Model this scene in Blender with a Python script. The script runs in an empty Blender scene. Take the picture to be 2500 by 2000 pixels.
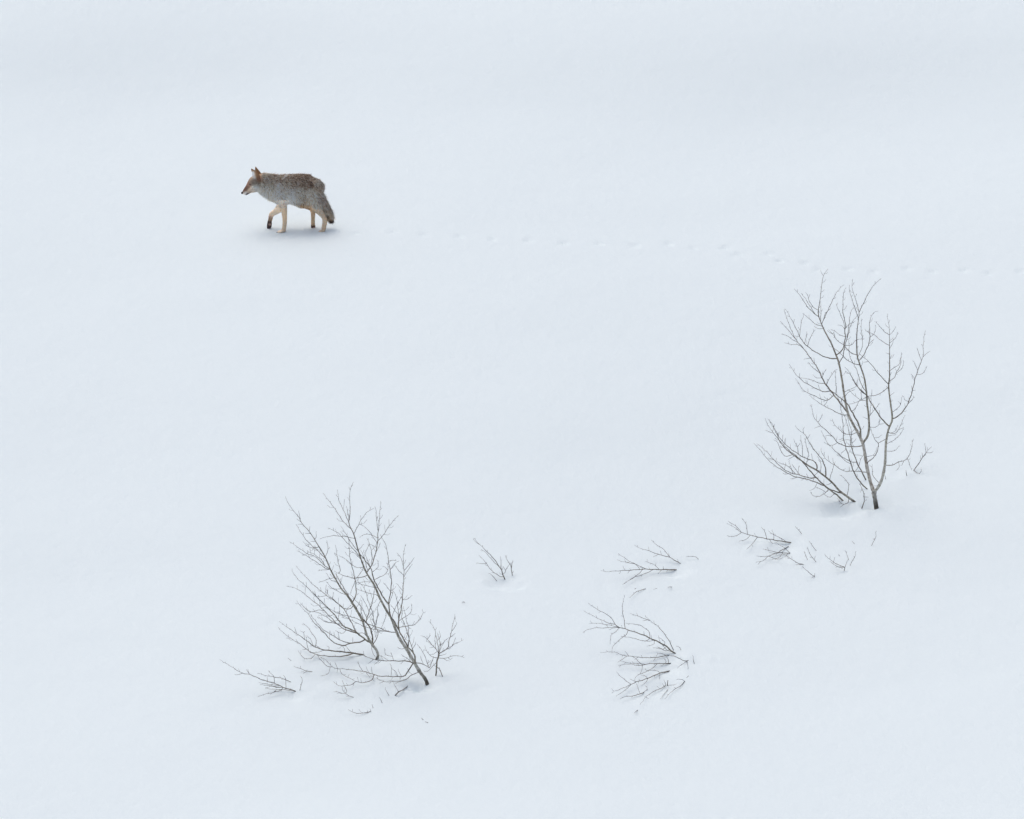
import bpy, math, random
import numpy as np
from mathutils import Vector

random.seed(7)
RNG = np.random.default_rng(11)
S = bpy.context.scene
COL = S.collection

# ------------------------------------------------------------------ camera
PITCH = math.radians(17.0)
CAMH = 26.4
LENS = 300.0
FPX = LENS / 36.0 * 2500.0
cam = bpy.data.cameras.new("camera")
cam.lens = LENS; cam.sensor_width = 36.0; cam.sensor_fit = 'HORIZONTAL'
cam.clip_start = 1.0; cam.clip_end = 6000.0
camo = bpy.data.objects.new("camera", cam)
camo.location = (0, 0, CAMH)
camo.rotation_euler = (math.pi / 2 - PITCH, 0, 0)
COL.objects.link(camo)
S.camera = camo

# ------------------------------------------------------------------ light
SUN_EL = math.radians(71); SUN_AZ = math.radians(-32)     # azimuth from +Y (away from camera), negative = left
W = bpy.data.worlds.new("World"); S.world = W; W.use_nodes = True
nt = W.node_tree
bg = nt.nodes['Background']
sky = nt.nodes.new('ShaderNodeTexSky'); sky.sky_type = 'NISHITA'; sky.sun_disc = False
sky.sun_elevation = SUN_EL; sky.sun_rotation = SUN_AZ
sky.altitude = 0; sky.air_density = 0.85; sky.dust_density = 5.0; sky.ozone_density = 1.2
nt.links.new(sky.outputs[0], bg.inputs[0]); bg.inputs[1].default_value = 0.117
sun = bpy.data.lights.new("sun", 'SUN'); sun.energy = 0.83; sun.angle = math.radians(95)
sun.color = (1.0, 0.985, 0.90)
suno = bpy.data.objects.new("sun", sun); COL.objects.link(suno)
sd = Vector((math.sin(SUN_AZ) * math.cos(SUN_EL), math.cos(SUN_AZ) * math.cos(SUN_EL), math.sin(SUN_EL)))
suno.rotation_euler = sd.to_track_quat('Z', 'Y').to_euler()
suno.location = (0, 80, 60)
S.view_settings.view_transform = 'Standard'; S.view_settings.look = 'None'
S.view_settings.gamma = 1; S.view_settings.use_curve_mapping = False
S.view_settings.exposure = 0.0
S.render.engine = 'CYCLES'

# ------------------------------------------------------------------ helpers
def tag(o, label=None, cat=None, group=None, kind=None):
    if label: o['label'] = label
    if cat: o['category'] = cat
    if group: o['group'] = group
    if kind: o['kind'] = kind
    return o

def mesh_obj(name, verts, faces, mat, parent=None, smooth=True):
    me = bpy.data.meshes.new(name)
    me.from_pydata([tuple(v) for v in verts], [], [tuple(f) for f in faces])
    if smooth: me.polygons.foreach_set('use_smooth', [True] * len(me.polygons))
    me.materials.append(mat); me.update()
    o = bpy.data.objects.new(name, me); COL.objects.link(o)
    if parent: o.parent = parent
    return o

def empty(name, loc):
    o = bpy.data.objects.new(name, None); o.empty_display_size = 0.1
    o.location = loc; COL.objects.link(o); return o

def new_mat(name):
    m = bpy.data.materials.new(name); m.use_nodes = True
    return m, m.node_tree, m.node_tree.nodes['Principled BSDF']

def smoothstep(a, b, x):
    t = np.clip((x - a) / (b - a), 0, 1); return t * t * (3 - 2 * t)

# view rays: pixel of the 2500 x 2000 photograph -> direction
def raydir(px, py):
    a = (px - 1250.0) / FPX; b = (1000.0 - py) / FPX
    return np.array([a, math.cos(PITCH) + b * math.sin(PITCH), -math.sin(PITCH) + b * math.cos(PITCH)])

# ------------------------------------------------------------------ snow surface
WAVES = []
for i in range(26):
    lam = 2.2 * (1.22 ** i) if i < 14 else 1.2 + 0.35 * (i - 14)
    ang = RNG.normal(math.pi / 2 + 0.25, 0.55)
    k = 2 * math.pi / lam
    sl = 0.0058 if i < 14 else 0.0030
    WAVES.append((k * math.cos(ang), k * math.sin(ang), sl / k, RNG.uniform(0, 6.28)))

def H0(x, y):
    x = np.asarray(x, float); y = np.asarray(y, float)
    yy = y - 90
    z = np.zeros(np.broadcast(x, y).shape)
    for kx, ky, a, p in WAVES:
        z = z + a * np.sin(kx * x + ky * yy + p)
    # broad swells: a darker dip beyond the coyote, a crest behind it, a long apron towards the camera
    q = y - 98.7 + 0.05 * x + 0.35 * np.sin(0.8 * x + 0.6)
    z = z + 0.40 * np.tanh(q / 1.7) * (0.85 + 0.15 * np.sin(x * 0.7 - 1)) - 0.030 * q * np.exp(-(q / 5.0) ** 2)
    z = z + 0.50 * np.tanh((y - 87.0 - 0.12 * x) / 5.0)
    z = z - 0.08 * np.exp(-((y - 77.0) / 3.0) ** 2)
    far = smoothstep(112, 400, y) + smoothstep(40, 400, np.abs(x))
    z = z + far * 0.8 * np.sin(x * 0.011 + 1.3) * np.cos(y * 0.009)
    return z

def ground_hit(px, py, H=H0):
    d = raydir(px, py)
    t = CAMH / -d[2]
    for _ in range(14):
        x = t * d[0]; y = t * d[1]
        t += 0.7 * ((CAMH + t * d[2]) - float(H(x, y))) / -d[2]
    return np.array([t * d[0], t * d[1], CAMH + t * d[2]])

FEAT = []     # cx, cy, rx, ry, amp, rot
def pit(px, py, rx, ry, amp, rot=0.0, dy=0.0):
    p = ground_hit(px, py)
    FEAT.append((p[0], p[1] + dy, rx, ry, amp * (0.62 if rx < 0.08 else 0.60), rot))

# paw prints of the walking track (photo pixels)
prints = [(820 + a / 2.567, 530 + b / 2.567) for a, b in
          [(135, 90), (360, 88), (555, 108), (775, 118), (985, 138), (1210, 143), (1430, 162), (1655, 165), (1875, 175), (2090, 165)]]
prints += [(1660 + a / 2.567, 580 + b / 2.567) for a, b in
           [(90, 62), (285, 62), (375, 103), (560, 100), (625, 145), (790, 157), (880, 195), (1055, 197), (1220, 210), (1425, 190),
            (1585, 212), (1785, 202), (1940, 222), (2140, 208)]]
for i, (a, b) in enumerate(prints):
    k = 1.0 if i > 1 else 0.8
    pit(a, b, 0.040 + 0.012 * random.random(), 0.075, -0.032 * k * random.uniform(.85, 1.15), 0.25)
    pit(a - 9, b + 3, 0.030, 0.05, -0.008 * k, 0.2)
for a, b in [(510, 90), (640, 175), (860, 215), (1070, 285), (1280, 335), (1350, 435), (1360, 545)]:
    pit(1000 + a / 5.39, b / 5.39, 0.035, 0.09, -0.018, 0.3)
# hollow under and behind the coyote, wells and hollows round the stems
pit(735, 600, 0.7, 1.1, -0.012)
pit(870, 540, 0.50, 0.7, -0.035)
for a, b in [(683, 566), (772, 565)]:
    pit(a, b, 0.07, 0.10, -0.012)
pit(2136, 1238, 0.115, 0.20, -0.11, 0, 0.06)
pit(2175, 1246, 0.30, 0.18, 0.030, 0, -0.05)
pit(2118, 1248, 0.16, 0.14, 0.022, 0, -0.05)
pit(2190, 1180, 0.25, 0.5, 0.06)
pit(2062, 1248, 0.16, 0.17, -0.110)
pit(2094, 1236, 0.05, 0.10, 0.05)
pit(2080, 1262, 0.05, 0.06, 0.028)
pit(2020, 1258, 0.20, 0.12, -0.030)
pit(2100, 1172, 0.16, 0.22, -0.055)
pit(2206, 1158, 0.18, 0.20, -0.040)
pit(2045, 1290, 0.7, 0.35, 0.040)
pit(1030, 1672, 0.12, 0.14, -0.10)
pit(1005, 1676, 0.14, 0.10, -0.035)
pit(1060, 1665, 0.16, 0.30, 0.035)
pit(916, 1600, 0.12, 0.16, -0.09)
pit(940, 1575, 0.18, 0.30, 0.035)
pit(870, 1592, 0.22, 0.22, -0.050)
pit(855, 1625, 0.18, 0.5, -0.030, -0.5)
pit(1066, 1646, 0.14, 0.20, -0.05)
pit(1228, 1428, 0.16, 0.20, -0.070)
pit(1215, 1440, 0.26, 0.10, 0.025, 0, -0.04)
pit(1247, 1406, 0.08, 0.12, -0.05)
pit(1640, 1612, 0.10, 0.22, -0.085)
pit(1660, 1620, 0.08, 0.16, -0.02)
pit(1630, 1632, 0.10, 0.14, -0.05)
pit(1618, 1680, 0.08, 0.14, -0.05)
pit(1580, 1690, 0.12, 0.14, -0.04)
pit(1575, 1688, 0.06, 0.08, 0.03)
pit(1927, 1330, 0.10, 0.14, -0.075)
pit(1920, 1352, 0.10, 0.12, -0.045)
pit(1646, 1398, 0.09, 0.12, -0.07)
pit(1660, 1378, 0.08, 0.10, -0.04)
pit(720, 1696, 0.10, 0.14, -0.04)
pit(700, 1715, 0.35, 0.25, -0.020)
pit(810, 1655, 0.20, 0.15, -0.025)
pit(860, 1705, 0.20, 0.18, -0.030)
pit(960, 1702, 0.12, 0.15, -0.030)
lr = random.Random(31)
for bx, by, sp_, n_ in ((2136, 1238, 60, 16), (2070, 1245, 70, 14), (1040, 1670, 60, 14), (920, 1600, 55, 12), (1640, 1610, 55, 14),
                        (1067, 1648, 30, 6), (1232, 1425, 30, 6), (1925, 1335, 45, 8), (1650, 1395, 35, 6), (720, 1695, 45, 7), (2225, 1155, 35, 6)):
    for _ in range(n_):   # crumbled snow and small drifts round the stems
        pit(bx + lr.gauss(0, sp_), by + lr.gauss(2, 7), lr.uniform(0.035, 0.11), lr.uniform(0.05, 0.15), lr.choice((-1, 1, 1)) * lr.uniform(0.007, 0.022), lr.uniform(-.6, .6))

def Hfeat(x, y, feats=None):
    z = np.zeros(np.broadcast(x, y).shape)
    for cx, cy, rx, ry, amp, rot in (feats or FEAT):
        dx = x - cx; dy = y - cy
        c, s = math.cos(rot), math.sin(rot)
        u = (dx * c + dy * s) / rx; v = (-dx * s + dy * c) / ry
        z = z + amp * np.exp(-(u * u + v * v))
    return z
def H(x, y):
    return H0(x, y) + Hfeat(np.asarray(x, float), np.asarray(y, float))

# ------------------------------------------------------------------ materials
m_snow, t, b = new_mat("snow")
b.inputs['Base Color'].default_value = (0.815, 0.905, 0.928, 1)
b.inputs['Roughness'].default_value = 0.75
b.inputs['Specular IOR Level'].default_value = 0.25
tc = t.nodes.new('ShaderNodeTexCoord')
mp = t.nodes.new('ShaderNodeMapping'); mp.inputs['Scale'].default_value = (1.0, 0.55, 1.0); mp.inputs['Rotation'].default_value = (0, 0, 0.3)
t.links.new(tc.outputs['Object'], mp.inputs[0])
n1 = t.nodes.new('ShaderNodeTexNoise'); n1.inputs['Scale'].default_value = 7.0; n1.inputs['Detail'].default_value = 7; n1.inputs['Roughness'].default_value = 0.62
n2 = t.nodes.new('ShaderNodeTexNoise'); n2.inputs['Scale'].default_value = 1.1; n2.inputs['Detail'].default_value = 4
t.links.new(mp.outputs[0], n1.inputs[0]); t.links.new(tc.outputs['Object'], n2.inputs[0])
bp = t.nodes.new('ShaderNodeBump'); bp.inputs['Strength'].default_value = 0.7; bp.inputs['Distance'].default_value = 0.022
bp2 = t.nodes.new('ShaderNodeBump'); bp2.inputs['Strength'].default_value = 0.5; bp2.inputs['Distance'].default_value = 0.05
t.links.new(n1.outputs[0], bp.inputs['Height']); t.links.new(n2.outputs[0], bp2.inputs['Height'])
t.links.new(bp2.outputs[0], bp.inputs['Normal']); t.links.new(bp.outputs[0], b.inputs['Normal'])

m_bark, t, b = new_mat("bark")
b.inputs['Roughness'].default_value = 0.8
b.inputs['Specular IOR Level'].default_value = 0.25
at = t.nodes.new('ShaderNodeAttribute'); at.attribute_name = 'girth'
rp = t.nodes.new('ShaderNodeValToRGB')
e = rp.color_ramp.elements
e[0].position = 0.0; e[0].color = (0.150, 0.128, 0.125, 1)
e[1].position = 1.0; e[1].color = (0.56, 0.535, 0.48, 1)
x = rp.color_ramp.elements.new(0.30); x.color = (0.225, 0.192, 0.158, 1)
x = rp.color_ramp.elements.new(0.62); x.color = (0.39, 0.36, 0.295, 1)
t.links.new(at.outputs['Fac'], rp.inputs[0])
tc = t.nodes.new('ShaderNodeTexCoord')
nz = t.nodes.new('ShaderNodeTexNoise'); nz.inputs['Scale'].default_value = 38; nz.inputs['Detail'].default_value = 5
t.links.new(tc.outputs['Object'], nz.inputs[0])
r2 = t.nodes.new('ShaderNodeValToRGB'); r2.color_ramp.elements[0].position = 0.38; r2.color_ramp.elements[0].color = (0.45, 0.42, 0.38, 1)
r2.color_ramp.elements[1].position = 0.56; r2.color_ramp.elements[1].color = (1.1, 1.1, 1.08, 1)
t.links.new(nz.outputs[0], r2.inputs[0])
mx = t.nodes.new('ShaderNodeMixRGB'); mx.blend_type = 'MULTIPLY'; mx.inputs[0].default_value = 0.8
t.links.new(rp.outputs[0], mx.inputs[1]); t.links.new(r2.outputs[0], mx.inputs[2])
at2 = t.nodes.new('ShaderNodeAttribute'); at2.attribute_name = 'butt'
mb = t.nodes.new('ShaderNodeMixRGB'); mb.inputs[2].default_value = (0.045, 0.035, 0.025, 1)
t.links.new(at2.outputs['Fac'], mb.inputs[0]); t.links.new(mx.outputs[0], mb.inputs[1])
t.links.new(mb.outputs[0], b.inputs['Base Color'])
bb = t.nodes.new('ShaderNodeBump'); bb.inputs['Strength'].default_value = 0.5; bb.inputs['Distance'].default_value = 0.004
t.links.new(nz.outputs[0], bb.inputs['Height']); t.links.new(bb.outputs[0], b.inputs['Normal'])

def attr_mat(name, attr, rough=0.85, spec=0.2):
    m, t, b = new_mat(name)
    a = t.nodes.new('ShaderNodeAttribute'); a.attribute_name = attr
    t.links.new(a.outputs['Color'], b.inputs['Base Color'])
    b.inputs['Roughness'].default_value = rough; b.inputs['Specular IOR Level'].default_value = spec
    return m
m_coat = attr_mat("coyote_coat", 'coat')
m_fur = attr_mat("coyote_guard_hair", 'coat', 0.65, 0.25)
m_black, t, b = new_mat("wet_black")
b.inputs['Base Color'].default_value = (0.012, 0.010, 0.010, 1); b.inputs['Roughness'].default_value = 0.35

# ------------------------------------------------------------------ snow mesh
def build_snow():
    def ext(core0, core1, step, lim):
        out = []; s = step; v = core1
        while v < lim:
            s *= 1.22; v += s; out.append(v)
        return out
    xs = list(np.arange(-7.4, 7.401, 0.0225))
    xs = [-v for v in reversed(ext(0, 7.4, 0.03, 2500))] + xs + ext(0, 7.4, 0.03, 2500)
    ys = []
    y = 71.0
    while y < 107.5:
        ys.append(y)
        y += 0.020 if 90.7 < y < 94.6 else (0.040 if y < 90.7 else 0.06)
    near = []; s = 0.06; v = 71.0
    while v > -300:
        s *= 1.22; v -= s; near.append(v)
    ys = list(reversed(near)) + ys + ext(0, 107.5, 0.06, 4500)
    xs = np.array(xs); ys = np.array(ys)
    X, Y = np.meshgrid(xs, ys)
    Z = H0(X, Y)
    for f in FEAT:
        r = 3.2 * max(f[2], f[3])
        ix = np.searchsorted(xs, [f[0] - r, f[0] + r]); iy = np.searchsorted(ys, [f[1] - r, f[1] + r])
        if ix[1] > ix[0] and iy[1] > iy[0]:
            sl = (slice(iy[0], iy[1]), slice(ix[0], ix[1]))
            Z[sl] += Hfeat(X[sl], Y[sl], [f])
    ny, nx = X.shape
    co = np.stack([X, Y, Z], -1).reshape(-1, 3).astype(np.float32)
    i = np.arange(ny * nx).reshape(ny, nx)
    q = np.stack([i[:-1, :-1], i[:-1, 1:], i[1:, 1:], i[1:, :-1]], -1).reshape(-1, 4).astype(np.int32)
    me = bpy.data.meshes.new("snow_field")
    me.vertices.add(len(co)); me.vertices.foreach_set('co', co.ravel())
    me.loops.add(q.size); me.loops.foreach_set('vertex_index', q.ravel())
    me.polygons.add(len(q)); me.polygons.foreach_set('loop_start', np.arange(0, q.size, 4, dtype=np.int32))
    me.polygons.foreach_set('use_smooth', np.ones(len(q), bool))
    me.update(calc_edges=True); me.materials.append(m_snow)
    o = bpy.data.objects.new("snow_field", me); COL.objects.link(o)
    tag(o, label="smooth untouched snow slope with a line of paw prints", kind='structure')
build_snow()

# ------------------------------------------------------------------ bare trees, shrubs and twigs
CROPS = {'A': (1820, 640, 4.4917), 'B': (1820, 940, 4.4917), 'C': (1750, 1200, 4.4917), 'D': (660, 1160, 4.4917),
         'E': (660, 1400, 4.4917), 'F': (1400, 1290, 6.341), 'G': (1400, 1450, 5.6735), 'I': (520, 1580, 6.7375),
         'J': (780, 1560, 6.16), 'K': (1110, 1290, 8.622), 'L': (960, 1480, 7.84), 'M': (660, 1360, 8.983),
         'N': (820, 1320, 8.983), 'O': (680, 1500, 8.292), 'R': (1960, 900, 8.983)}
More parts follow.
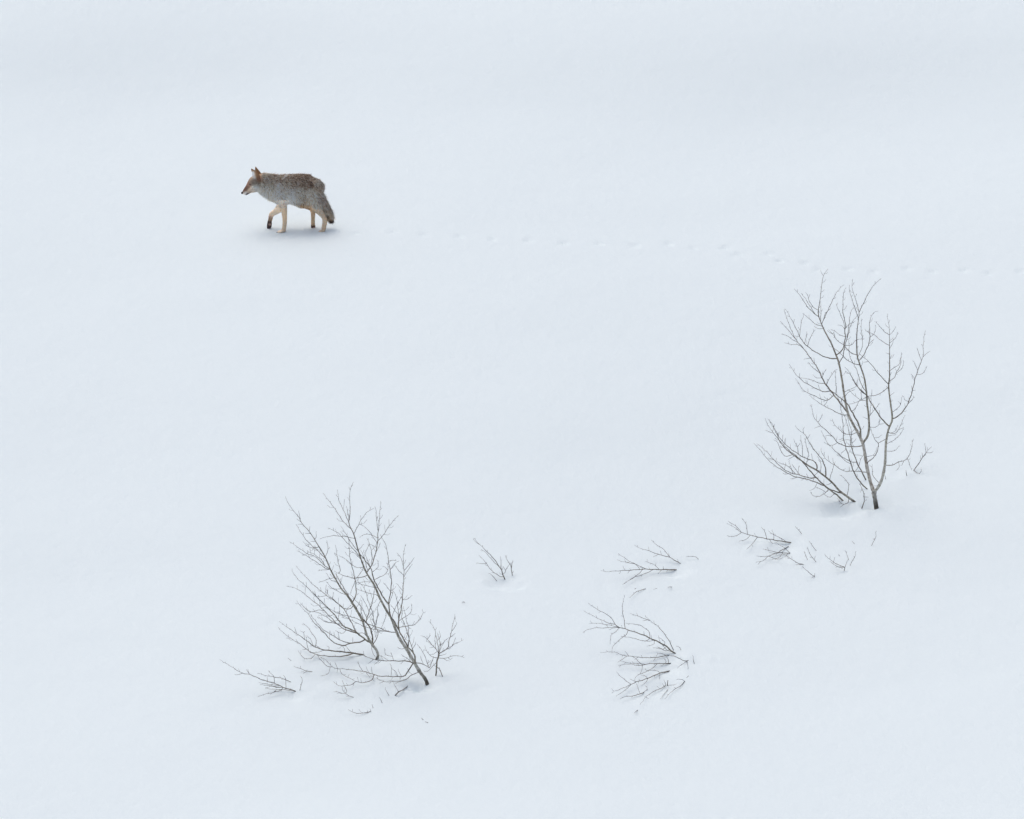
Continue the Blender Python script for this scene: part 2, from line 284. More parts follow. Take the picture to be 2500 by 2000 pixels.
# Each thing: "@name|category|group|label", then its stems: survey frame, width at root, width at tip, [flags], points
PLANTS = """
@aspen_tree|tree||tallest bare aspen with two upright pale trunks forking low, standing at the right
B 12 11 TG 1437,1356 1428,1300 1420,1250 1408,1180
A 9.5 1.2 T 1405,2527 1375,2427 1345,2307 1325,2207 1300,2047 1285,1987 1240,1887 1180,1777 1130,1677 1105,1577 1075,1407 1060,1300 1025,1110 985,1000 940,890 870,760 835,680 805,600 800,530 820,400 835,260 855,150 905,75
A 8 1.0 T 1412,2520 1450,2477 1490,2397 1520,2277 1533,2167 1540,1997 1560,1867 1580,1807 1610,1717 1590,1547 1575,1427 1570,1340 1580,1250 1580,950 1578,800 1575,700 1555,600 1560,565
A 6 1.0 b 1297,1987 1340,1907 1355,1807 1350,1677 1335,1567 1330,1467 1305,1280 1250,1110 1225,1020 1220,860 1225,740 1240,620 1245,555 1215,430 1170,290 1175,185
A 2 1 t 1247,555 1300,440 1370,305 1450,210 1490,180
A 1.6 1 t 1243,610 1195,490 1160,380 1135,290 1143,250
A 3 1 b 995,1070 900,1050 800,1005 700,940 620,860 560,740 500,620 435,510
A 1.3 1 t 690,930 710,830 765,740
A 1.3 1 t 650,890 670,800 675,760
A 1.3 1 t 570,820 600,770 610,670 640,580
A 1.5 1 t 835,705 765,680 700,620 625,562
A 1.2 1 t 850,750 800,730 750,705
A 2 1 b 810,610 750,560 680,490 620,400 570,330 533,295
A 1.3 1 t 760,575 700,470 650,390 610,340
A 1.4 1 t 797,530 740,490 700,430 685,370 655,332
A 1.4 1 t 825,640 828,520 822,430
A 1.8 1 b 838,665 890,560 950,430 1010,320 1080,245
A 1.2 1 t 850,640 880,560 940,500
A 3 1 b 997,1030 1050,980 1080,910 1095,820 1090,740 1100,690 1070,560 1070,450 1075,340 1105,280
A 1.3 1 t 1092,740 1080,670 1040,570 1010,500 993,455
A 1.2 1 t 1085,730 1060,700 1020,690
A 2.2 1 b 1028,1110 1070,1030 1085,940 1120,800 1145,600 1165,530 1200,470
A 1.4 1 t 1105,860 1140,750 1160,680 1235,570
A 1.2 1 t 1095,710 1150,675 1205,648
A 1.5 1 t 1083,905 1020,870 980,830 960,790 910,740
A 1.2 1 t 1095,830 1040,800 980,760 935,735
A 1.1 1 t 980,830 970,770
A 1.1 1 t 960,795 905,760
A 1.4 1 t 1085,910 1150,915 1200,870 1240,845 1305,845
A 2.2 1.6 b 1222,1020 1150,990 1085,915
A 2.4 1 b 1247,1080 1290,1030 1350,900 1365,820 1360,700 1370,620 1410,550 1455,540
A 1.2 1 t 1350,910 1410,845
A 1.2 1 t 1365,820 1410,790 1430,710
A 1.2 1 t 1363,800 1350,770 1315,750
A 1.3 1 t 1225,1035 1270,960 1285,880 1270,740 1270,620
A 2 1 b 1255,1125 1180,1110 1110,1070 1040,1000 960,930 935,850
A 1.2 1 t 1180,1110 1140,1020 1135,900 1135,850
A 2 1 b 1330,1430 1270,1340 1215,1170 1160,1080
A 2 1 b 1330,1467 1230,1370 1180,1290 1140,1210 1090,1150
A 1.4 1 t 1320,1460 1270,1420 1210,1340 1180,1275
A 3.6 1.2 b 1578,1807 1500,1727 1440,1640 1380,1547 1330,1460 1262,1400 1200,1320 1150,1235 1095,1195
A 2.6 1 b 1570,1340 1500,1270 1430,1190 1370,1110 1290,1040 1240,1000
A 1.1 1 t 1352,1100 1290,1100
A 1.8 1.2 b 1573,1365 1520,1410 1450,1455 1340,1475 1230,1535 1150,1555
A 1.8 1 t 1580,1300 1630,1270 1660,1200 1700,1130 1705,1040
A 1.4 1 t 1580,1200 1630,1160 1690,1110 1710,990
A 1.2 1 t 1650,1235 1720,1160 1735,1090
A 1.1 1 t 1640,1230 1670,1235
A 1.6 1 t 1577,930 1500,870 1400,790 1320,755
A 1.3 1 t 1577,805 1520,760 1460,690 1415,650
A 1.2 1 t 1580,800 1620,760 1650,705
A 1.2 1 t 1580,885 1640,840 1670,765
A 1.1 1 t 1580,950 1610,900 1622,870
A 1.1 1 t 1580,1060 1610,1015
A 1.1 1 t 1580,1010 1540,995
A 3 1 b 1610,1720 1660,1700 1740,1620 1790,1530 1830,1410 1860,1280 1890,1190 1930,1080 1948,1040 1950,900 1970,750
A 1.2 1 t 1945,1045 2020,975
A 1.2 1 t 1930,1070 1900,1000 1880,940
A 1.2 1 t 1890,1195 1870,1140 1845,1090
A 1.2 1 t 1885,1245 1940,1225 1995,1140
A 1.1 1 t 1865,1280 1815,1225
A 1.1 1 t 1790,1520 1745,1510 1735,1475
A 1.1 1 t 1790,1555 1830,1510 1845,1465
A 1.1 1 t 1840,1420 1865,1405
A 1.1 1 t 1835,1405 1820,1355
A 1.4 1 t 1603,1640 1650,1620 1700,1560 1715,1475
A 1.1 1 t 1700,1560 1675,1525
A 1.1 1 t 1590,1470 1630,1430
A 4 1 b 1115,1645 1040,1547 970,1457 900,1370 850,1290 800,1180 740,1090 630,940 560,860 500,740 455,620 420,515
A 1.4 1 t 560,865 480,760 430,700 380,650
A 1.3 1 t 580,890 500,840 440,800 390,790
A 1.3 1 t 660,960 590,912 480,900 425,885
A 1.1 1 t 710,1065 645,1063
A 1.1 1 t 750,1110 750,1050
A 1.2 1 t 805,1220 740,1160 690,1100
A 1.2 1 t 840,1278 780,1270 735,1235
A 1.3 1 t 835,1270 860,1220 885,1170
A 1.1 1 t 850,1240 850,1195
A 1.5 1 t 872,1330 800,1325 700,1285 590,1270
A 1.4 1 t 890,1345 930,1260 980,1190 1010,1175
A 2.4 1 b 930,1430 850,1420 750,1375 650,1320 590,1270 530,1200 482,1120
A 2.2 1 b 970,1470 900,1515 850,1510 740,1460 640,1410 590,1340 550,1275
A 1 1 t 600,1340 570,1320
A 1 1 t 592,1270 595,1215
A 1 1 t 665,1330 662,1295
A 1 1 t 685,1430 685,1385
A 4.5 1.6 b 1268,1925 1255,1820 1215,1727 1165,1640 1120,1560 1040,1490 930,1400 880,1330
A 1.2 1 t 1000,1455 990,1300 985,1190
A 1.3 1 t 1090,1430 1160,1390 1220,1360
A 1.2 1 t 1100,1470 1140,1420 1200,1400
A 2.2 1 b 1125,1682 1050,1672 960,1627 860,1577 770,1517 700,1460
A 1.2 1 t 860,1580 890,1540 900,1500
A 1.6 1 t 1175,1635 1210,1600 1240,1530 1270,1500
A 1.4 1 t 1328,1515 1260,1510 1190,1460 1150,1410
A 1.2 1 t 1268,1508 1270,1420 1275,1380
A 1.1 1 t 1075,1610 1060,1560 1050,1500
A 1.1 1 t 1060,1600 1040,1560 1070,1470
B 2.8 1 b 1275,685 1180,678 1080,665 1010,630 950,560 880,495 810,430 750,350 730,270 728,210
B 1.2 1 t 800,415 830,360 842,315
B 1.1 1 t 830,455 760,472
B 1.1 1 t 945,555 885,553
B 1.3 1 t 1020,635 960,660 900,655 860,628
B 1.8 1 b 1215,535 1150,545 1080,530 1010,470 965,420 955,370
B 2.2 1 b 1320,955 1200,945 1090,945 1020,910 980,880 900,830 860,780 835,740 828,690
B 1.2 1 t 870,790 868,735
B 1.2 1 t 980,880 960,840 958,800
B 1.1 1 t 1140,945 1138,895
B 1.1 1 t 1060,940 1098,918
B 2.4 1 b 1540,885 1600,882 1680,845 1760,820 1800,760 1825,680 1830,600
B 1.1 1 t 1680,850 1685,900 1650,940
B 1.1 1 t 1730,830 1715,880 1700,885
B 1.1 1 t 1785,810 1800,870 1820,935
B 1.4 1 t 1540,730 1600,728 1650,710 1685,670
B 1.3 1 t 1545,645 1620,610 1680,560 1730,490 1735,460
B 1.6 1 t 1562,530 1630,535 1680,490 1710,420 1750,330
B 1.1 1 t 1680,490 1730,470
B 1.2 1 t 1580,520 1640,510 1670,440
B 1.1 1 t 1570,570 1610,550 1640,550
B 2.4 1 b 1350,848 1400,800 1440,740 1460,660 1453,638 1410,580 1380,500 1365,450
B 1.8 1.6 t 1530,600 1490,620 1455,640
B 1.1 1 t 1412,585 1460,575 1490,550
B 1.2 1 t 1358,470 1420,465 1465,430 1470,370
B 1.1 1 t 1465,430 1520,425
B 1.2 1 t 1355,350 1400,290 1475,200
B 1.1 1 t 1362,330 1375,200 1385,50
B 1.1 1 t 1352,370 1310,360 1285,350
B 1.3 1 t 1350,790 1400,770 1430,720
B 1.6 1 t 1468,1085 1430,1040 1395,980 1390,870
B 1.1 1 t 1450,1100 1430,1108 1410,1105
@aspen_sapling|sapling|slender stems behind the tall aspen|slender dark stems rising from the snow just left of the tall aspen trunk
B 3.2 1 G 1335,1142 1270,1080 1200,980 1165,890 1130,780 1100,680 1075,580 1070,440 1050,280 1030,180 1000,100
B 1.4 1 t 1150,860 1090,830 1040,780 1000,740
B 1.2 1 t 1190,960 1220,930 1250,860
B 1.2 1 t 1075,700 1060,740 1050,760
B 1.1 1 t 1075,580 1040,600 1020,600
@aspen_sapling|sapling|slender stems behind the tall aspen|thin double stem crossing behind the tall aspen trunk above a small snow hollow
B 3.2 1 G 1320,1042 1280,960 1230,870 1190,760 1160,680 1150,580 1120,450 1090,350 1060,300
B 2 1 b 1240,885 1215,820 1180,740 1165,640 1160,500 1130,400 1115,330
B 1.7 1 b 1225,855 1150,840 1050,780 950,690 890,620 850,540 828,500
B 1.2 1 t 1250,900 1270,800 1290,770
B 1.1 1 t 1165,650 1200,610 1215,585
B 1.1 1 t 1155,600 1100,600 1040,620
B 1.1 1 t 1190,770 1240,770 1290,780
B 1.0 1 t 1170,520 1200,480
@leaning_stem|shrub|low leaning stems left of the tall aspen|thick pale stem leaning far left over the snow beside the tall aspen
B 6 1 G 1197,1282 1110,1220 1030,1160 960,1080 880,1010 780,935 690,885 600,820 500,750 420,680 350,580 310,530 240,430 215,365
B 3.4 1 b 1060,1188 950,1155 860,1105 740,1055 640,1025 540,1005 430,950 330,890 270,840 220,790 160,710 90,640
B 3 1 b 790,938 785,880 740,830 650,800 560,745 470,680 390,600 330,500 300,440 255,380
B 3 1 b 886,1010 880,930 840,820 760,720 720,660 680,590 640,530 600,510 545,445
B 1.2 1 t 640,530 630,490 648,460
B 1.1 1 t 680,590 710,540
B 1.3 1 t 690,850 690,750 665,660 650,580
B 1.3 1 t 630,800 625,700 610,600 605,550
B 1.3 1 t 580,780 570,680 540,630 530,590
B 1.1 1 t 571,690 600,640
B 1.5 1 t 500,790 430,780 380,700 345,620 310,600
B 1.1 1 t 520,815 465,820
B 1.2 1 t 318,538 260,515 220,495
B 1.1 1 t 405,620 410,545
B 1.1 1 t 440,640 440,580
B 1.1 1 t 300,500 320,430
B 1.5 1 t 1115,1218 1130,1150 1125,1080 1090,1030 1030,985
B 1 1 t 1124,1090 1137,1070
B 1.5 1 t 1135,1240 1125,1290 1080,1310 1030,1280 1010,1240
B 1.2 1 t 1082,1308 1040,1340
B 1.3 1 t 940,1045 935,1080 880,1100
B 1.4 1 t 930,1040 945,960 970,880 985,840
B 1.2 1 t 740,1050 760,990 790,960 820,930
B 1.3 1 t 820,975 830,880 810,820 790,780
B 1.1 1 t 470,970 430,980 410,965
B 1.1 1 t 560,1010 520,1030 490,1030
B 1.2 1 t 790,1085 750,1140 700,1160
B 1.2 1 t 930,1150 880,1175 820,1140 770,1120
B 1.2 1 t 720,660 690,640
B 1.1 1 t 750,720 730,700
@leaning_stem|shrub|low leaning stems left of the tall aspen|thinner stem leaning left under the thick pale one beside the tall aspen
B 4.2 1 G 1067,1268 1000,1205 910,1140 840,1080 760,1000 690,920 640,860 560,780 480,720 420,660 370,600 335,520 290,440 245,370
B 2.8 1 b 785,1023 700,1020 600,990 500,965 430,930 370,880 310,820 240,740 125,640
B 1.5 1 t 560,975 500,920 440,880 340,840
B 1.1 1 t 587,985 588,880
B 1.1 1 t 515,965 490,880 475,840
B 1.1 1 t 440,930 440,850
B 1.1 1 t 600,990 530,900 510,870
B 1.5 1 t 900,1140 870,1190 790,1225 740,1210 710,1175
B 1.3 1 t 985,1200 930,1230 880,1215 850,1190
B 1.1 1 t 240,740 233,715
B 1.1 1 t 310,820 270,805 245,800
@dark_twig|twig||short curved dark stem poking up between the leaning stems and the aspen trunk
B 2.6 1 G 1275,1355 1285,1330 1300,1280 1300,1200 1270,1120 1245,1080
B 1.1 1 t 1302,1220 1350,1230
B 1.1 1 t 1280,1150 1258,1180
@shrub_sprig|shrub||small forked sprig in the snow right of the tall aspen
B 2.2 1 G 1845,938 1880,890 1940,800 1980,740 1975,690 1965,650
B 1.5 1 t 1860,925 1900,860 1960,770 2000,720 2040,675
B 1.2 1 t 1982,752 2030,745 2060,730
B 1.1 1 t 1945,785 1935,740
B 1.4 1 t 1850,938 1880,965 1910,970 1930,940 1925,905
@snow_twig|twig||single short stub beside the forked sprig right of the tall aspen
B 1.8 1.2 G 1770,995 1762,960 1760,935
@snow_twig|twig||tiny dark stub just right of the aspen trunk base
B 1.4 1.2 G 1537,1032 1530,990
@fallen_branch|branch|branches lying out of the snow below the tall aspen|long many-twigged branch stretching left out of the snow below the aspen
C 3 1 G 812,560 700,545 600,528 500,510 400,488 340,470 270,450 210,405 150,370 105,350
C 1.4 1 t 270,450 230,400 180,360 125,328
C 1.3 1 t 268,452 220,485 170,495 110,487
C 1.4 1 t 330,465 330,410 318,350 272,292
C 1 1 t 320,350 322,325
C 1.3 1 t 355,478 330,520 290,540 250,542
C 1.4 1 t 440,500 400,560 370,600 325,632
C 1.3 1 t 542,515 530,450 490,388
C 1.3 1 t 632,530 625,470 605,430
C 1.5 1 t 775,550 700,510 640,485 565,432
C 1.1 1 t 570,525 600,560 618,575
@fallen_branch|branch|branches lying out of the snow below the tall aspen|curved branch reaching down left under the long branch, below the aspen
C 2 1 G 787,603 720,640 660,675 570,708 530,745 480,770 437,772
C 1.2 1 t 560,710 490,715 435,707
C 1.1 1 t 485,768 450,803
C 1.2 1 t 575,708 640,740 710,738
@fallen_branch|branch|branches lying out of the snow below the tall aspen|flat spray of thin twigs crossing the curved branch below the aspen
C 2 1 G 805,677 700,672 620,660 570,645 505,632
C 1.2 1 t 700,672 640,680 575,670
C 1.4 1 t 795,672 750,625 710,600 677,582
C 1.1 1 t 785,675 760,710 740,712
C 1.3 1 t 718,673 680,725 600,750
@snow_twig|twig||thin twig running down right to a bare end, middle of the snow below the aspen
C 1.8 1 G 950,798 900,790 850,765 800,730 760,705 725,685
C 1.2 1 t 940,797 865,805
@snow_twig|twig||lowest slanting twig with a forked foot below the aspen
C 1.6 1 G 1072,932 1030,905 990,870 935,825
C 1.2 1 t 1070,930 1075,895
C 1.1 1 t 1070,930 1035,950
@snow_twig|twig||short twig standing alone above the long branch below the aspen
C 1.5 1 G 930,466 900,425 858,385
C 1 1 t 905,430 908,412
@snow_twig|twig||straight thin twig slanting left, highest of the three by the low sprays
C 1.3 1 G 1090,650 1050,600 1010,540
@snow_twig|twig||short upright twig, leftmost of the three right of the low sprays
C 1.3 1 G 995,750 975,700 953,652
C 1 1 t 980,710 965,715
@snow_twig|twig||taller curved twig with a side shoot, between two plain ones below the aspen
C 1.5 1 G 1088,775 1050,725 1015,680 997,608
C 1.1 1 t 1065,742 1082,705
@shrub_sprig|shrub||spreading sprig fanned like a V below the aspen trunk
C 2 1 G 1397,870 1405,832 1340,810 1280,775 1220,730 1182,687
C 1.5 1 t 1400,835 1320,825 1240,765
C 1.4 1 t 1405,830 1420,790 1435,750
C 1.1 1 t 1275,770 1293,722
C 1.1 1 t 1385,825 1375,850 1350,820
@snow_twig|twig||short twig leaning left just above the V-shaped sprig
C 1.2 1 G 1447,752 1430,700 1405,643
@snow_twig|twig||twig leaning right beside the V-shaped sprig
C 1.4 1 G 1462,813 1490,755 1520,700 1520,668
@snow_twig|twig||tiny twig tip halfway between the V-shaped sprig and the curved lone twig
C 1.2 1 G 1510,575 1480,545
@snow_twig|twig||lone curved twig in the snow straight below the aspen trunk
C 1.4 1 G 1697,594 1730,530 1748,490 1740,447
C 1 1 t 1728,533 1710,520
@snow_twig|twig||tiny bud tip showing above the V-shaped sprig
C 1.6 1.2 G 1345,708 1335,690
@aspen_tree|tree||front pale aspen leaning left with its foot in a snow hollow, lower left
E 9.5 1.1 TG 1722,1215 1700,1160 1640,1080 1580,980 1500,840 1420,720 1375,620 1330,500 1270,400 1200,270 1140,130 1070,20 1030,-60 990,-170 950,-300 915,-430 870,-520 860,-560 875,-678 870,-858 885,-948 912,-1003
L 4 3 b 490,1110 400,920 290,790 215,660 110,470 60,370 0,250
N 3 1.2 b 1225,1650 1160,1400 1190,1200 1215,1000 1215,850 1185,640 1155,450 1140,330 1110,150 1050,0 1010,-60 975,-130
N 3.6 2 b 1160,1400 1050,1260 950,1080 880,950 820,820 795,700 760,590 690,500 600,380 520,290
D 2.8 1 b 1070,1060 1110,990 1150,870 1175,750 1180,640 1190,560 1200,430 1212,285
D 1.4 1 t 1182,620 1165,500 1160,400 1148,345
D 1.6 1 t 1178,717 1230,670 1290,580 1350,500 1410,440
D 1.3 1 t 1180,688 1120,660 1060,650 1010,658 978,690
D 1.3 1 t 1172,750 1120,670 1070,600 1020,560 975,540
D 1.2 1 t 1155,835 1190,790 1205,740
D 1.1 1 t 1165,795 1110,765 1080,755
D 1.5 1 t 1105,995 1115,880 1095,780 1060,690
D 1.1 1 t 1088,765 1050,830 1045,870
D 1.8 1 b 885,600 800,510 715,380 640,280 575,195
D 1.5 1 b 862,530 800,380 750,270 738,160
D 1.2 1 t 865,540 850,420 833,340
D 1.6 1 b 915,650 970,540 1010,470 1070,400 1135,365
D 1.5 1 t 925,690 850,680 750,668 650,670 540,700
D 1.8 1 b 975,840 900,760 850,680 800,600 770,560
D 1.8 1 b 985,915 900,800 810,710 750,640 630,578
D 1.3 1 t 990,925 930,860 885,850
D 1.2 1 t 970,820 1000,790 1012,765
D 1.5 1 t 1075,1060 1030,920 1010,860 990,820
D 1.4 1 t 1090,1020 1050,900 1035,850
D 1.4 1 t 1120,1080 1180,1010 1180,950 1165,925
D 2.4 1.2 b 1072,1090 1000,1120 920,1130 830,1110 750,1080 700,1050
D 1.6 1 t 755,1085 770,1050 750,980 735,900 715,765
D 1.1 1 t 738,880 700,850
D 1.5 1 t 960,1125 1000,1060 1020,1010 1010,950
D 1.3 1 t 1018,1010 960,1015 900,990 850,940 750,880
D 1.6 1 t 1135,1140 1200,1120 1260,1085 1290,1045 1285,980 1275,960
D 1.2 1 t 1287,1045 1260,1010 1230,1000
D 1.2 1 t 1312,1030 1360,980 1395,945
D 1.2 1 t 1295,945 1340,935 1390,942
D 3.2 1 b 1400,1700 1405,1600 1440,1440 1455,1250 1465,1100 1462,1000 1460,870 1485,755
D 1.3 1 t 1465,1020 1440,930 1390,850
D 1.3 1 t 1467,1060 1510,1000 1580,905
D 1.2 1 t 1466,1130 1510,1040 1560,975
D 1.2 1 t 1463,1100 1400,1040 1365,990
D 1.2 1 t 1455,1270 1390,1195
D 1.2 1 t 1448,1370 1510,1360 1550,1320
N 1.8 1 b 1350,1750 1355,1400 1310,1200 1240,1080
N 1.2 1 t 1355,1380 1390,1310 1440,1250
N 1.2 1 t 1355,1620 1300,1540 1200,1400
D 1.5 1 t 1405,1610 1500,1540 1545,1500 1550,1410
D 2 1 b 1400,1672 1500,1655 1580,1640 1640,1580 1675,1510 1665,1470
D 1.1 1 t 1645,1570 1625,1540
L 2.4 1 b 305,800 300,620 260,480 220,350 160,220 170,150 200,0
L 2 1 b 405,930 370,820 320,680 290,520 300,420 260,300 240,200 210,60
L 1.3 1 t 370,810 420,740 435,680
L 1.2 1 t 215,660 240,620 270,540
L 1.3 1 t 230,835 160,820 80,785
D 2.4 1 b 1378,1740 1300,1718 1200,1678 1100,1643 1000,1598 900,1558 800,1533 740,1518 640,1458 600,1418
D 1.8 1 b 1372,1735 1280,1718 1180,1698 1080,1678 980,1638 880,1588 780,1558
D 1.4 1 t 1320,1580 1360,1480 1400,1400 1440,1330
D 1.3 1 t 1270,1480 1265,1560 1250,1600 1210,1690
D 1.3 1 t 1180,1380 1175,1450 1180,1550 1140,1680
D 1.2 1 t 1290,1420 1340,1300 1350,1200
D 1.2 1 t 1240,1380 1200,1330 1100,1300 1000,1270 940,1240
D 1.2 1 t 1140,1180 1060,1170 960,1180
D 1.1 1 t 1180,1240 1080,1220 980,1190 930,1170
D 1.2 1 t 1350,1300 1290,1240 1240,1180
E 3.2 1.1 b 1592,1000 1540,970 1480,962 1350,960 1200,955 1130,940 1060,920 1010,895 950,878
E 1.2 1 t 1355,955 1340,910 1320,865
E 1.2 1 t 1285,955 1240,920 1210,905
E 1.2 1 t 1330,905 1265,890 1250,820
E 1.2 1 t 1188,957 1135,1005
E 1.2 1 t 1130,945 1090,980 1070,990
E 1.1 1 t 1055,918 1025,890 1022,850
E 1.2 1 t 1540,965 1500,930 1460,910 1435,890
E 1.1 1 t 1545,965 1520,900 1530,870
E 1.1 1 t 1500,935 1480,950
E 2.4 1.1 b 1640,1075 1560,1110 1490,1160 1420,1185 1300,1190 1220,1180 1160,1140
E 1.1 1 t 1240,1182 1200,1205
E 3 1 b 1558,985 1530,1040 1480,1120 1440,1132 1300,1130 1180,1125 1140,1110 1040,1080 940,1065 820,1050 740,1045 680,1028 630,970 590,940 540,915 500,885
E 1.5 1 t 690,1030 630,1020 570,970 530,920 515,880
E 1.2 1 t 668,1035 640,1090 600,1118 550,1123
E 1.1 1 t 730,1045 730,1090
E 1.2 1 t 760,1048 780,1100 850,1140 940,1188
E 2.4 1 b 1150,1120 1110,1170 1050,1195 1000,1198 940,1188 900,1215 850,1228 780,1235 730,1220 688,1187
E 1.1 1 t 985,1195 990,1150
E 1.1 1 t 850,1140 865,1105
E 1.2 1 t 1118,1105 1112,1060 1108,1025
E 1.3 1 t 1005,1075 980,1020 958,962
E 1.2 1 t 1045,1085 1090,1135 1130,1130
E 1.1 1 t 725,1043 708,975
E 1.2 1 t 1335,1130 1330,1050 1313,985
E 1.2 1 t 1410,1130 1370,1070 1330,1045
E 1.1 1 t 1452,1125 1400,1060
E 1.1 1 t 1420,1130 1422,1180
E 1.1 1 t 1500,1090 1520,1070 1518,1100
L 2.4 1.2 b 500,1085 580,1110 640,1150 690,1180 745,1050 770,960
L 1.3 1 t 688,1175 640,1060 590,920 520,810 455,720
L 1.1 1 t 670,1090 720,1040
L 1.1 1 t 590,1115 545,1030 515,950
@aspen_tree|tree||rear leaning aspen with many fanned branches, left of the front one, lower left
E 7 7 TG 1166,942 1182,900 1165,845 1120,785
E 6 1 T 1122,788 1090,740 1060,680 1035,600 1010,520 960,430 900,330 840,240 780,170 720,70 670,-20 640,-90 600,-180 560,-250 510,-330 460,-410 410,-480 370,-520 340,-560 310,-620 250,-690 190,-780 165,-843
E 4 1.8 b 1118,775 1120,700 1100,610 1080,570 1050,540 1000,480 930,360 860,250 800,150 740,50 720,0
E 4.6 1 b 1105,775 1040,725 960,660 900,620 820,590 760,530 700,450 640,390 570,320 500,250 440,190 380,130 320,80 260,10 240,-25
E 3 1 b 965,662 900,640 830,620 750,570 680,500 600,420 530,350 450,290 380,230 320,185 250,155 175,140
E 2.2 1 b 1068,700 1030,660 980,655 940,650
E 2.6 1 b 945,650 920,600 880,520 830,430 800,380 700,300 600,230 540,180 470,125 400,50 340,-10 280,-85
E 2.2 1 b 905,350 880,385 820,390 760,350 700,290 640,240 610,170
E 3.6 1 b 1045,738 980,755 880,765 820,790 760,785 700,760 650,720 600,660 540,600 470,530 420,450 350,380 310,330 288,300
E 2 1 b 880,767 780,740 700,690 630,650 560,600 530,560 460,480 450,450
E 2.2 1 b 1140,778 1165,720 1180,650 1175,620 1140,560 1110,470
E 2.6 1.2 b 1050,535 1060,490 1090,400 1120,310 1140,190 1145,120
D 2.8 1 b 915,1395 937,1320 938,1200 915,1080 885,960 870,870 862,740 850,690
D 1.6 1 t 925,1150 900,1240 870,1310
D 1.2 1 t 870,880 885,850
D 1.8 1 b 655,1045 600,1020 530,970 450,920 370,870 290,830
D 1.8 1 b 650,1040 580,980 500,900 400,860 300,790 210,730
D 1.5 1 t 610,1000 560,930 480,870 400,830
D 1.8 1 b 600,930 560,870 520,830 440,760 370,680 280,540
D 1.5 1 t 530,790 450,800 400,770 355,730
D 1.4 1 t 608,890 630,840 630,780 620,715
D 1.2 1 t 482,715 505,680 500,630
D 1.1 1 t 430,625 435,560
D 1.1 1 t 320,490 320,440 310,400
D 1.1 1 t 350,545 300,540
D 1.1 1 t 330,510 290,480
D 1.1 1 t 435,640 380,640
D 1.1 1 t 485,735 440,730
D 1.3 1 t 655,1050 590,1040 520,1050
D 1.3 1 t 720,1170 660,1150 625,1085
D 1.3 1 t 710,1130 640,1140 530,1180
D 1.3 1 t 845,1320 750,1280 680,1240 610,1170
D 1.2 1 t 770,1260 700,1250 650,1240
D 1.2 1 t 615,1330 630,1260 630,1240
D 1.2 1 t 610,1320 540,1335 490,1330
D 1.2 1 t 505,1310 460,1270
D 1.5 1 t 1060,1560 1000,1450 940,1380 880,1310
D 1.2 1 t 1060,1590 1110,1520 1140,1480
D 1.5 1 t 1150,1640 1120,1500 1080,1400 1030,1240 970,1180 950,1140
D 1.2 1 t 1085,1500 1060,1440 1010,1350 990,1320
D 1.2 1 t 750,1600 760,1480 755,1420
D 1.2 1 t 740,1590 640,1620 570,1590 520,1550
D 1.5 1 t 790,1660 700,1620 620,1560 500,1500 430,1500 370,1450 330,1400
E 1.3 1 t 835,630 800,655 750,650 720,630
E 1.2 1 t 870,500 810,470 740,430 690,410
E 1.2 1 t 500,250 490,210 485,190
E 1.2 1 t 600,420 540,400 470,420 420,410 360,360
E 1.2 1 t 545,355 540,300 510,260
E 1.1 1 t 400,140 392,95
E 1.1 1 t 560,195 548,150
E 1.1 1 t 620,240 630,190
E 1.2 1 t 650,390 600,370 560,380
E 1.2 1 t 750,500 755,440 760,380
E 1.2 1 t 830,430 850,380 900,340
E 1.2 1 t 700,455 640,470 590,450
E 1.2 1 t 780,540 700,550 620,530 580,510
E 1.1 1 t 460,490 440,450
E 1.1 1 t 700,690 698,640
E 1.1 1 t 750,730 745,650
E 1.1 1 t 600,655 560,640 540,600
E 1.2 1 t 1115,600 1150,560 1170,480 1180,400
E 1.2 1 t 1130,540 1130,480 1100,420
E 1.2 1 t 1105,560 1040,520 1000,440 990,330
E 1.2 1 t 985,470 1000,400 1005,300
E 1.1 1 t 1178,620 1215,660 1230,640
E 1.3 1 t 1140,600 1160,680 1150,700
E 1.1 1 t 1120,800 1110,830 1140,900 1165,935
E 1.0 1 t 900,765 905,700
@aspen_branch|branch|low branches beside the leaning aspens|broad pale branch coming out of the snow and arching far left
E 4.2 1 G 1017,892 940,880 860,868 740,855 640,845 550,830 470,795 400,740 330,690 270,650 200,600 95,527
E 3 1 b 905,877 820,905 720,912 620,908 520,895 470,875 420,850 370,810 320,770 250,730 180,680 130,640 85,590
E 1.6 1 t 500,810 505,740 480,690 430,620 400,580 355,545
E 1.2 1 t 480,800 450,740 400,680
E 1.2 1 t 370,715 365,650 330,630
E 1.1 1 t 290,662 265,590
E 1.2 1 t 815,862 815,830 790,795
E 1.1 1 t 650,845 645,810 618,795
E 1.2 1 t 885,870 870,850 830,800
E 1.5 1 t 505,890 450,930 380,935 330,890 308,848
E 1.2 1 t 585,838 540,860 480,870 420,862
E 1.1 1 t 300,755 280,720
E 1.1 1 t 400,845 350,840
E 1.1 1 t 228,715 170,710
E 1.3 1 t 430,855 400,760 390,680
E 1.2 1 t 560,835 500,790 430,800
@small_shrub|shrub||small bushy shrub with dense upright twigs right of the front leaning aspen
L 3 4 TG 815,1335 826,1260 828,1170 835,1080 860,990 870,910
L 2.2 1.8 b 962,1392 920,1280 880,1200 838,1160
L 2 .9 b 870,910 860,780 840,660 810,540 800,460 750,370 680,285
L 2.6 .9 b 872,905 930,880 1010,830 1060,780 1060,700 1090,590 1120,480 1190,390 1215,330 1185,265
L 1.3 .9 t 1128,460 1140,350 1170,250 1180,155
L 1.8 .9 b 940,878 1040,820 1130,760 1200,710 1270,680 1345,645
L 1.2 .9 t 1130,760 1170,680 1195,600
L 1.1 .9 t 1098,570 1190,520
